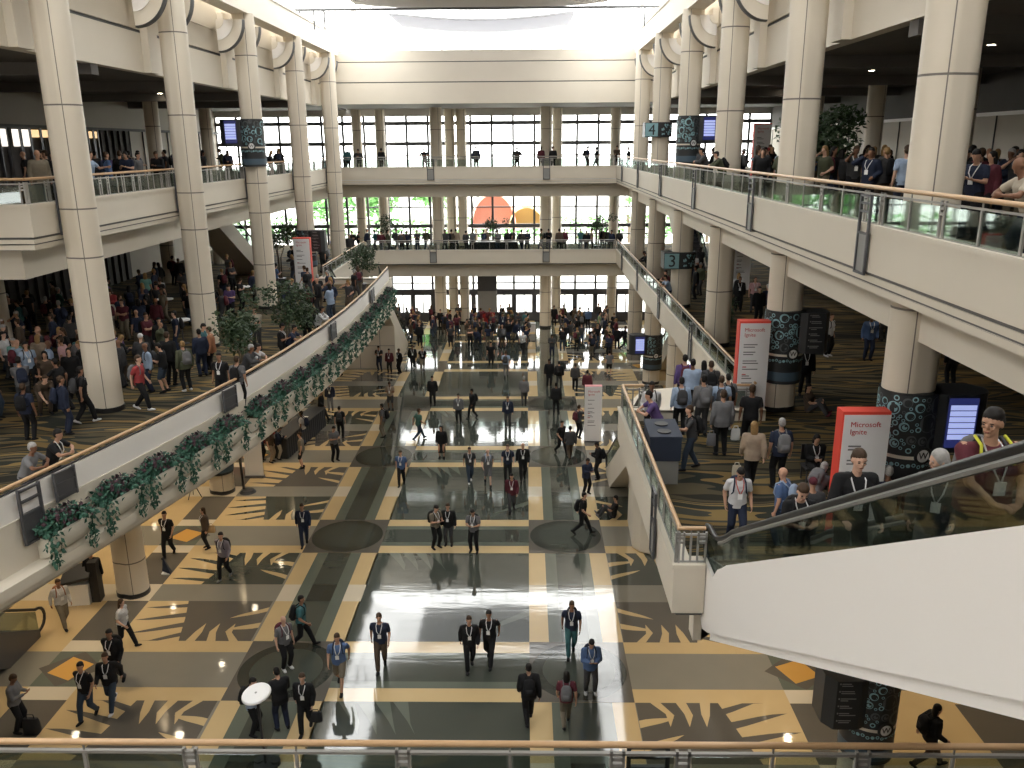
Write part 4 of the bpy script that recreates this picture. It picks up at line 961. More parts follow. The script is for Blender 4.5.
# ------------------------------------------------------------------ people
def caps(b, a, c, ra, rc, n=12):
    """tapered limb piece with round ends"""
    a = Vector(a); c = Vector(c); d = (c-a); L = d.length; d = d/L if L > 1e-6 else Vector((0, 0, 1))
    up = Vector((0, 0, 1)) if abs(d.z) < .9 else Vector((0, 1, 0)); x = d.cross(up).normalized(); y = d.cross(x); rings = []
    for k in range(1, 4): t = math.pi/2*(1-k/4.0); rings.append((a-d*ra*math.sin(t), ra*math.cos(t)))
    rings += [(a, ra), (c, rc)]
    for k in range(3, 0, -1): t = math.pi/2*(1-k/4.0); rings.append((c+d*rc*math.sin(t), rc*math.cos(t)))
    vs = [a-d*ra]; fs = []
    for p, r in rings: vs += [p+(x*math.cos(2*math.pi*j/n)+y*math.sin(2*math.pi*j/n))*r for j in range(n)]
    vs.append(c+d*rc); m = len(rings)
    fs += [(0, 1+j, 1+(j+1) % n) for j in range(n)]
    fs += [(1+i*n+j, 1+(i+1)*n+j, 1+(i+1)*n+(j+1) % n, 1+i*n+(j+1) % n) for i in range(m-1) for j in range(n)]
    fs += [(len(vs)-1, 1+(m-1)*n+(j+1) % n, 1+(m-1)*n+j) for j in range(n)]
    b.add(vs, fs)
def loft(b, rings, S, F, n=20, p=2.3):
    vs = []; m = len(rings)
    for c, rx, ry in rings:
        for j in range(n):
            t = 2*math.pi*j/n; ct, st = math.cos(t), math.sin(t)
            vs.append(c+S*rx*math.copysign(abs(ct)**(2/p), ct)+F*ry*math.copysign(abs(st)**(2/p), st))
    fs = [(i*n+j, i*n+(j+1) % n, (i+1)*n+(j+1) % n, (i+1)*n+j) for i in range(m-1) for j in range(n)]
    fs += [tuple(range(n-1, -1, -1)), tuple((m-1)*n+j for j in range(n))]
    b.add(vs, fs)
def fuse(b, name, m, voxel, smooth=4, fac=.5):
    me = b.mesh('tmp', m); o = bpy.data.objects.new('tmp', me); COL.objects.link(o)
    r = o.modifiers.new('r', 'REMESH'); r.mode = 'VOXEL'; r.voxel_size = voxel
    if smooth: s = o.modifiers.new('s', 'SMOOTH'); s.iterations = smooth; s.factor = fac
    dg = bpy.context.evaluated_depsgraph_get(); out = bpy.data.meshes.new_from_object(o.evaluated_get(dg))
    bpy.data.objects.remove(o); bpy.data.meshes.remove(me); out.name = name
    out.materials.clear(); out.materials.append(m)
    out.polygons.foreach_set('use_smooth', [True]*len(out.polygons)); return out
def ik(root, tgt, l1, l2, pole):
    root = Vector(root); tgt = Vector(tgt); v = tgt-root; L = min(v.length, (l1+l2)*.999); d = v.normalized()
    a = (l1*l1-l2*l2+L*L)/(2*L); h = math.sqrt(max(l1*l1-a*a, 0)); p = Vector(pole); p = (p-d*p.dot(d)).normalized()
    return root+d*a+p*h, root+d*L
def person_parts(ps, near=False, coarse=False):
    """ps: pose. local +y is the way the person faces. Returns meshes of body and clothing."""
    vx = .0085 if near else (.034 if coarse else .017)
    hz = ps.get('pz', .94); lean = R(ps.get('lean', 2)); tw = R(ps.get('twist', 0)); w = ps.get('w', 1.13)
    U = Vector((0, math.sin(lean), math.cos(lean))); F = Vector((0, math.cos(lean), -math.sin(lean))); S = Vector((1, 0, 0))
    P0 = Vector((0, ps.get('py', 0), hz))
    F2 = (F*math.cos(tw)+S*math.sin(tw)); S2 = (S*math.cos(tw)-F*math.sin(tw))
    shC = P0+U*.475; neck = P0+U*.52
    hp = R(ps.get('head', 0))+lean*.4; hy = R(ps.get('look', 0))
    HF0 = Vector((math.sin(hy), math.cos(hy), 0)); HU = (Vector((0, 0, 1))*math.cos(hp)+HF0*math.sin(hp)); HF = (HF0*math.cos(hp)-Vector((0, 0, 1))*math.sin(hp)); HS = HF.cross(HU)
    hc = neck+U*.035+HU*.135+HF*.015
    sh = {s: shC+S2*(.178*w)*s+U*-.02 for s in (-1, 1)}; hip = {s: P0+S*(.088*s)+U*-.02 for s in (-1, 1)}
    knee = {}; ank = {}; elb = {}; wri = {}
    for s, k in ((-1, 'fL'), (1, 'fR')):
        t = Vector(ps.get(k, (.11*s, 0, .085))); knee[s], ank[s] = ik(hip[s], t, .44, .43, ps.get('kp', (.1*s, 1, 0)))
    for s, k in ((-1, 'hL'), (1, 'hR')):
        t = Vector(ps.get(k, (.27*s, .03, .86))); elb[s], wri[s] = ik(sh[s], t, .29, .26, ps.get('e'+k[1], (.35*s, -1, -.3)))
    def torso(b, inf, rows, wid=1.0):
        loft(b, [(P0+U*t+F*o, (rx+inf)*wid, ry+inf) for t, rx, ry, o in rows], S, F)
    rows = [(-.13, .09, .08, 0), (-.06, .155, .11, 0), (0, .165, .118, -.005), (.12, .150, .108, .005), (.22, .155, .112, .008), (.34, .172, .118, .004)]
    belly = ps.get('belly', 0); rows = [(t, rx*w+belly*.5, ry*w+(belly if 0 <= t < .3 else belly*.3), o+(belly*.5 if 0 <= t < .3 else 0)) for t, rx, ry, o in rows]
    def upper(b, inf):
        loft(b, [(P0+U*t+F2*o, (rx+inf), ry+inf) for t, rx, ry, o in [(.30, .168*w, .115*w, .004), (.40, .172*w, .108*w, 0), (.455, .150*w, .085, -.005), (.495, .085, .062, -.008)]], S2, F2)
    body = MB(); torso(body, 0, rows); upper(body, 0)
    caps(body, neck-U*.05, hc-HU*.05, .056, .052)
    # head
    def E(c, r3, bb):
        t = MB(); t.ball((0, 0, 0), (1, 1, 1), 16, 12); bb.add([c+HS*v[0]*r3[0]+HF*v[1]*r3[1]+HU*v[2]*r3[2] for v in t.v], t.f)
    E(hc+HU*.025, (.076, .094, .092), body); E(hc-HU*.045+HF*.015, (.058, .070, .068), body); E(hc-HU*.092+HF*.058, (.028, .026, .022), body)
    E(hc-HU*.014+HF*.097, (.012, .016, .024), body); E(hc+HU*.028+HF*.080, (.045, .014, .010), body)
    for s in (-1, 1): E(hc+HS*.076*s-HU*.004-HF*.008, (.012, .020, .030), body)
    if near:
        E(hc-HU*.056+HF*.086, (.028, .010, .008), body)
        for s in (-1, 1): E(hc+HS*.034*s-HU*.02+HF*.068, (.022, .02, .02), body)
    for s in (-1, 1):
        caps(body, sh[s], elb[s], .052*w, .043); caps(body, elb[s], wri[s], .042, .028); caps(body, neck-U*.045+S2*.03*s, sh[s]+U*.005, .052, .048)
        caps(body, elb[s]+(wri[s]-elb[s])*.25, elb[s]+(wri[s]-elb[s])*.3, .043, .042)
        caps(body, hip[s], knee[s], .085*w, .056); caps(body, knee[s], ank[s], .054, .038)
        cf = knee[s]+(ank[s]-knee[s])*.3; q = (ank[s]-knee[s]).normalized(); bk = Vector((0, -1, 0)); bk = (bk-q*bk.dot(q)).normalized(); caps(body, cf+bk*.012, cf+bk*.008+q*.1, .056, .046)
        # hand: palm, four bent fingers of different length, thumb from the palm's side
        fd = (wri[s]-elb[s]).normalized(); hd = Vector(ps.get('d'+('L' if s < 0 else 'R'), fd)).normalized()
        inw = Vector((-s, 0, 0)); pn = (inw-hd*inw.dot(hd))
        if pn.length < .3: pn = Vector((0, 1, 0))-hd*hd.y
        pn.normalize(); ac = hd.cross(pn).normalized()
        pn = Vector(ps['n'+('L' if s < 0 else 'R')]).normalized() if 'n'+('L' if s < 0 else 'R') in ps else pn; ac = hd.cross(pn).normalized()*(1 if s > 0 else -1)
        if ac.y < 0 and 'nR' not in ps: ac = -ac
        r_ = .0085 if near else .0115; curl = ps.get('curl', .5)
        loft(body, [(wri[s]+hd*t, a_, c_) for t, a_, c_ in ((-.01, .024, .020), (.02, .032, .016), (.06, .040, .014), (.088, .038, .012))], ac, pn, 12)
        for k, (off, ln) in enumerate(((.030, .070), (.010, .080), (-.010, .074), (-.029, .058))):
            p = wri[s]+hd*.085+ac*off*(1 if near else 1.15); a = curl*.6
            for seg in range(3):
                d = hd*math.cos(a)+pn*math.sin(a); e = p+d*ln*(.42, .32, .26)[seg]; caps(body, p, e, r_*(1-.07*seg), r_*(1-.07*(seg+1)), 8); p = e; a += curl*(.9+.1*k)
        p = wri[s]+hd*.025+ac*.030; e = p+(hd*.75+ac*.6+pn*.35).normalized()*.045; caps(body, p, e, r_*1.35, r_*1.2, 8); caps(body, e, e+(hd*.9+ac*.1+pn*.5).normalized()*.032, r_*1.15, r_, 8)
    out = {'body': fuse(body, 'body', M['skin'], vx, 3)}
    # clothing
    cv = .0105 if near else (.034 if coarse else .018)
    def shirt(kind):
        b = MB(); inf = {'tee': .014, 'long': .016, 'jacket': .028}[kind]; lo = {'tee': -.10, 'long': -.09, 'jacket': -.15}[kind]
        rr = [(lo, .160*w+belly*.5, .115*w+belly*.3, 0)]+[x for x in rows if x[0] > lo+.03]; torso(b, inf, rr); upper(b, inf)
        for s in (-1, 1):
            caps(b, neck-U*.055+S2*.05*s, sh[s]+U*.0, .050+inf*.6, .046+inf); caps(b, sh[s]-U*.010, sh[s]+(elb[s]-sh[s])*.62 if kind == 'tee' else elb[s], .050*w+inf*.85, .055+inf*.8 if kind == 'tee' else .043+inf)
            if kind != 'tee': caps(b, elb[s], elb[s]+(wri[s]-elb[s])*.93, .042+inf, .030+inf)
        if kind == 'jacket' : caps(b, neck-U*.03-S2*.05, neck-U*.03+S2*.05, .05, .05)
        return fuse(b, 'shirt', M['cloth'], cv, 4)
    out['tee'] = shirt('tee')
    if 'long' in ps.get('make', ()): out['long'] = shirt('long')
    out['jacket'] = shirt('jacket')
    def legs(kind):
        b = MB(); torso(b, .014, [(-.15, .12*w, .10, 0)]+[x for x in rows if x[0] <= .08])
        for s in (-1, 1):
            if kind == 'trousers':
                caps(b, hip[s], knee[s], .100*w, .083); caps(b, knee[s], knee[s]+(ank[s]-knee[s])*.93, .083, .066)
            else: caps(b, hip[s], hip[s]+(knee[s]-hip[s])*.92, .098*w, .082)
        return fuse(b, 'trousers', M['cloth'], cv, 4)
    out['trousers'] = legs('trousers')
    if 'shorts' in ps.get('make', ()): out['shorts'] = legs('shorts')
    if 'skirt' in ps.get('make', ()):
        b = MB(); loft(b, [(P0+U*t, a_, c_) for t, a_, c_ in ((-.62, .20, .19), (-.3, .19, .155), (-.05, .175, .135), (.06, .158, .122))], S, F); out['skirt'] = fuse(b, 'skirt', M['cloth'], cv, 3)
    for s, nm in ((-1, 'shoeL'), (1, 'shoeR')):
        q = (ank[s]-knee[s]).normalized(); fw = Vector(ps.get('t'+nm[-1], (0.12*s, 1, 0))); fw = (fw-q*fw.dot(q)*.6).normalized() if abs(q.z) > .3 else Vector((0, .3, 1))
        sd = fw.cross(Vector((0, 0, 1))); sd = sd.normalized() if sd.length > .1 else Vector((1, 0, 0)); up = sd.cross(fw)
        c = ank[s]-up*.045; b = MB()
        loft(b, [(c+fw*t-up*o, a_, h_) for t, a_, h_, o in ((-.085, .022, .022, 0), (-.06, .038, .042, -.005), (0, .042, .048, -.008), (.07, .047, .034, .004), (.13, .044, .026, .010), (.165, .024, .016, .014))], sd, up, 12)
        caps(b, c, ank[s]+up*.005, .042, .040); out[nm] = b.mesh('shoe', M['cloth'], True)
    b = MB(); E(hc+HU*.060-HF*.014, (.079, .098, .082), b); E(hc+HU*.014-HF*.036, (.082, .078, .094), b); out['short_hair'] = b.mesh('hair', M['hair'], True)
    b = MB(); E(hc+HU*.038-HF*.014, (.090, .100, .104), b)
    loft(b, [(hc-HU*.22-HF*.055, .07, .04), (hc-HU*.12-HF*.06, .096, .055), (hc-HU*.02-HF*.045, .098, .068), (hc+HU*.05-HF*.03, .086, .07)], HS, HF, 14); out['long_hair'] = fuse(b, 'hair', M['hair'], .014 if near else .02, 3)
    b = MB(); E(hc+HU*.052-HF*.004, (.088, .104, .092), b); loft(b, [(hc+HU*.045+HF*.10, .06, .05), (hc+HU*.053+HF*.10, .06, .05)], HS, HF, 14); out['cap'] = b.mesh('cap', M['cloth'], True)
    # lanyard with badge
    ch = P0+U*.22+F*(.150*w+.012+belly*1.2); b = MB(); sp = F2*.014
    for s in (-1, 1):
        b.tube([neck-U*.015+S2*.062*s-F2*.03+U*.03, neck-U*.045+S2*.080*s+F2*.092, P0+U*.36+S2*.055*s+F2*(.150*w+.010), ch+U*.03+S*.008*s], .0085 if near else .011, 6)
    out['lanyard'] = b.mesh('lanyard', M['cloth'], True)
    b = MB(); c = ch-U*.02+F*.006; b.add([c+S*x*.048+F*y*.004+U*z for z in (-.065, .055) for x, y in ((-1, -1), (1, -1), (1, 1), (-1, 1))], [(0,3,2,1),(4,5,6,7),(0,1,5,4),(1,2,6,5),(2,3,7,6),(3,0,4,7)]); out['badge'] = b.mesh('badge', M['paper'])
    # backpack
    bc = P0+U*.26-F2*.215; b = MB(); loft(b, [(bc+U*t-F2*o, a_, c_) for t, a_, c_, o in ((-.22, .10, .05, 0), (-.20, .14, .075, .01), (-.05, .155, .09, .015), (.12, .145, .078, .01), (.20, .11, .055, 0), (.23, .06, .03, 0))], S2, F2, 20, 3)
    loft(b, [(bc-U*.15-F2*.09, .09, .03), (bc-U*.13-F2*.095, .105, .04), (bc+U*.0-F2*.09, .095, .03)], S2, F2, 14, 3); out['backpack'] = b.mesh('backpack', M['cloth'], True)
    b = MB()
    for s in (-1, 1): b.tube([bc+U*.16+S2*.075*s+F2*.05, shC+U*.075+S2*.095*s-F2*.02, shC-U*.0+S2*.115*s+F2*.105, P0+U*.28+S2*.135*s+F2*.135, P0+U*.16+S2*.165*s+F2*.03, bc-U*.12+S2*.13*s+F2*.03], .016, 6)
    out['strap'] = b.mesh('strap', M['cloth'], True)
    if near:
        for s, nm in ((-1, 'eyeL'), (1, 'eyeR')):
            b = MB(); E(hc+HS*.031*s+HU*.004+HF*.083, (.013, .008, .007), b); out[nm] = b.mesh('eye', M['black'], True)
        b = MB(); E(hc-HU*.056+HF*.092, (.024, .008, .006), b); out['mouth'] = b.mesh('mouth', M['skin'], True)
        b = MB()
        for s in (-1, 1): E(hc+HS*.032*s+HU*.024+HF*.088, (.020, .007, .004), b)
        out['eyebrow'] = b.mesh('eyebrow', M['hair'], True)
    out['_hand'] = {-1: wri[-1], 1: wri[1]}; out['_head'] = hc
    return out
POSES = {
 'stand': dict(make=('shorts', 'skirt', 'long')),
 'phone': dict(hL=(-.10, .30, 1.16), hR=(.09, .30, 1.17), eL=(-.6, -.5, -1), eR=(.6, -.5, -1), head=22, make=('shorts', 'skirt', 'long'), fL=(-.13, .02, .085), fR=(.12, -.03, .085), nL=(0, -.3, 1), nR=(0, -.3, 1)),
 'walk': dict(pz=.92, lean=5, fL=(-.08, .34, .10), fR=(.09, -.33, .16), tR=(.1, 1, -.5), tL=(-.05, 1, .25), hL=(-.24, -.20, .90), hR=(.24, .24, .93), twist=-6, make=('shorts', 'skirt', 'long')),
 'stride': dict(pz=.93, lean=4, fL=(-.07, -.22, .13), fR=(.08, .26, .09), tL=(-.1, 1, -.35), hL=(-.24, .17, .89), hR=(.26, -.12, .87), twist=5, make=('shorts', 'skirt', 'long')),
 'call': dict(hR=(.16, .13, 1.50), eR=(.8, .2, -1), hL=(-.20, .16, 1.0), head=8, look=-15, make=('long',)),
 'folded': dict(hL=(.07, .22, 1.14), hR=(-.06, .24, 1.12), eL=(-1, -.1, -.6), eR=(1, -.1, -.6), look=20, make=('long',)),
 'point': dict(hL=(-.30, .50, 1.22), eL=(-.3, -.3, -1), hR=(.26, -.02, .88), lean=8, fL=(-.16, .22, .09), fR=(.13, -.2, .1)),
 'rail': dict(lean=24, py=-.22, pz=.90, hL=(-.10, .26, 1.12), hR=(.10, .30, 1.12), eL=(-1, -.2, -.2), eR=(1, -.2, -.2), dL=(1, .4, 0), dR=(-1, .4, 0), fL=(-.12, -.28, .085), fR=(.12, -.18, .085)),
 'bend': dict(lean=62, pz=.86, py=-.12, hL=(-.12, .50, .62), hR=(.14, .52, .60), head=-10, fL=(-.14, .05, .085), fR=(.14, -.05, .085)),
 'sit': dict(pz=.13, lean=-12, fL=(-.16, .52, .06), fR=(.14, .62, .06), kp=(0, .2, 1), hL=(-.12, .30, .42), hR=(.14, .34, .40), head=10, make=('shorts',), tL=(0, .4, 1), tR=(0, .4, 1)),
 'chair': dict(pz=.50, lean=2, fL=(-.13, .45, .085), fR=(.12, .42, .085), kp=(0, .3, 1), hL=(-.08, .32, .72), hR=(.10, .32, .72), head=15),
}
PP = {k: person_parts(v) for k, v in POSES.items()}
COARSE = {k: person_parts(POSES[k], coarse=True) for k in ('stand', 'phone', 'walk', 'stride', 'folded', 'call', 'rail')}
CC = dict(black=(.012, .012, .014), navy=(.018, .028, .065), grey=(.16, .16, .17), dark_grey=(.055, .055, .06), white=(.62, .62, .64), blue=(.06, .14, .34), light_blue=(.30, .42, .62), teal=(.03, .17, .19), green=(.05, .16, .12), mint=(.14, .42, .36),
          maroon=(.13, .015, .03), red=(.42, .02, .025), brown=(.10, .065, .04), tan=(.36, .26, .17), khaki=(.22, .18, .12), orange=(.45, .16, .05), yellow=(.55, .42, .08), purple=(.10, .05, .22), plaid=(.28, .24, .30), denim=(.035, .06, .10), olive=(.08, .09, .045), beige=(.45, .38, .28), lime=(.22, .36, .15), pink=(.60, .30, .32))
SKIN = [(.50, .29, .20), (.42, .24, .16), (.30, .16, .10), (.18, .09, .055), (.55, .34, .25)]
HAIR = dict(black=(.010, .008, .007), brown=(.05, .028, .015), fair=(.28, .17, .07), grey=(.33, .32, .31), none=None)
for _k in CC: _g = sum(CC[_k])/3; CC[_k] = tuple((c*.75+_g*.25)*.88 for c in CC[_k])
prng = random.Random(11)
def child(root, me, name, col, tints=True):
    o = bpy.data.objects.new(name, me); COL.objects.link(o); o.parent = root; o.color = (*col, 1); return o
QUEUE = []
def person(x, y, z, pose, face, label, top=('black', 'tee'), legs=('black', 'trousers'), hair='brown', hairlen='short', pack=None, lan=True, shoes='black', group=None, parts=None, skin=None, cap=None, s=None, tiny=False):
    sk = SKIN[skin] if skin is not None else SKIN[prng.choice((0, 0, 1, 1, 2, 3, 4))]
    q = dict(x=x, y=y, z=z, pose=pose, face=face, label=label, top=top, legs=legs, hair=hair, hairlen=hairlen, pack=pack, lan=lan, shoes=shoes, group=group, T=parts, sk=sk, cap=cap, s=s or prng.uniform(.955, 1.045), tiny=tiny)
    if parts: return make_person(q)
    QUEUE.append(q)
def pieces(q, T):
    """(key in the pose's mesh set, name, colour) for everything a person wears"""
    top, legs = q['top'], q['legs']
    L = [(top[1] if top[1] in T else 'jacket', 'jacket' if top[1] == 'jacket' else 'shirt', CC[top[0]]), (legs[1] if legs[1] in T else 'trousers', legs[1], CC[legs[0]])]
    if HAIR[q['hair']] and not q['cap']: L.append(('long_hair' if q['hairlen'] == 'long' else 'short_hair', 'hair', HAIR[q['hair']]))
    if q['cap']: L.append(('cap', 'cap', CC[q['cap']]))
    L += [('shoeL', 'shoe', CC[q['shoes']]), ('shoeR', 'shoe', CC[q['shoes']])]
    if q['lan'] and not q['tiny']: L += [('lanyard', 'lanyard', (.65, .65, .66)), ('badge', 'badge', (1, 1, 1))]
    if q['pack']: L.append(('backpack', 'backpack', CC[q['pack']]))
    return L
def make_person(q):
    T = q['T'] or PP[q['pose']]
    root = bpy.data.objects.new('person', T['body']); COL.objects.link(root); root.color = (*q['sk'], 1)
    root.location = (q['x'], q['y'], q['z']); root.rotation_euler = (0, 0, R(q['face'])); root.scale = (q['s'],)*3
    tag(root, q['label'], 'person', q['group'])
    for k, nm, c in pieces(q, T):
        p = child(root, T[k], nm, c)
        if k == 'backpack' and not q['tiny']: child(root, T['strap'], 'strap', c).parent = p
    return root
def G3(px, py, z):
    """where the sight line through a picture point meets the level z"""
    d = _r*(px-512)-_u*(py-384)+_f*841.25; t = (z-EYE)/d.z; return d.x*t, d.y*t
def held(name, x, y, z, size, mm, label, rz=0, group=None):
    w, d, h = size; o = empty(name, (x, y, z), rz, label, 'bag', group); cl = mat('bag_cloth', mm, .8)
    b = MB(); S1, F1 = Vector((1, 0, 0)), Vector((0, 1, 0)); loft(b, [(Vector((0, 0, t*h)), w/2*a, d/2*c) for t, a, c in ((0, .85, .8), (.08, 1, 1), (.6, .98, .9), (1, .9, .45))], S1, F1, 16, 4); b.build('bag_body', cl, o, smooth='auto')
    MB().tube([(-w*.25, 0, h*.98), (-w*.2, 0, h*1.25), (w*.2, 0, h*1.25), (w*.25, 0, h*.98)], .012, 6).build('handle', cl, o); return o
HEAD = dict(S=180, N=0, E=-90, W=90, SE=-135, SW=135, NE=-45, NW=45)
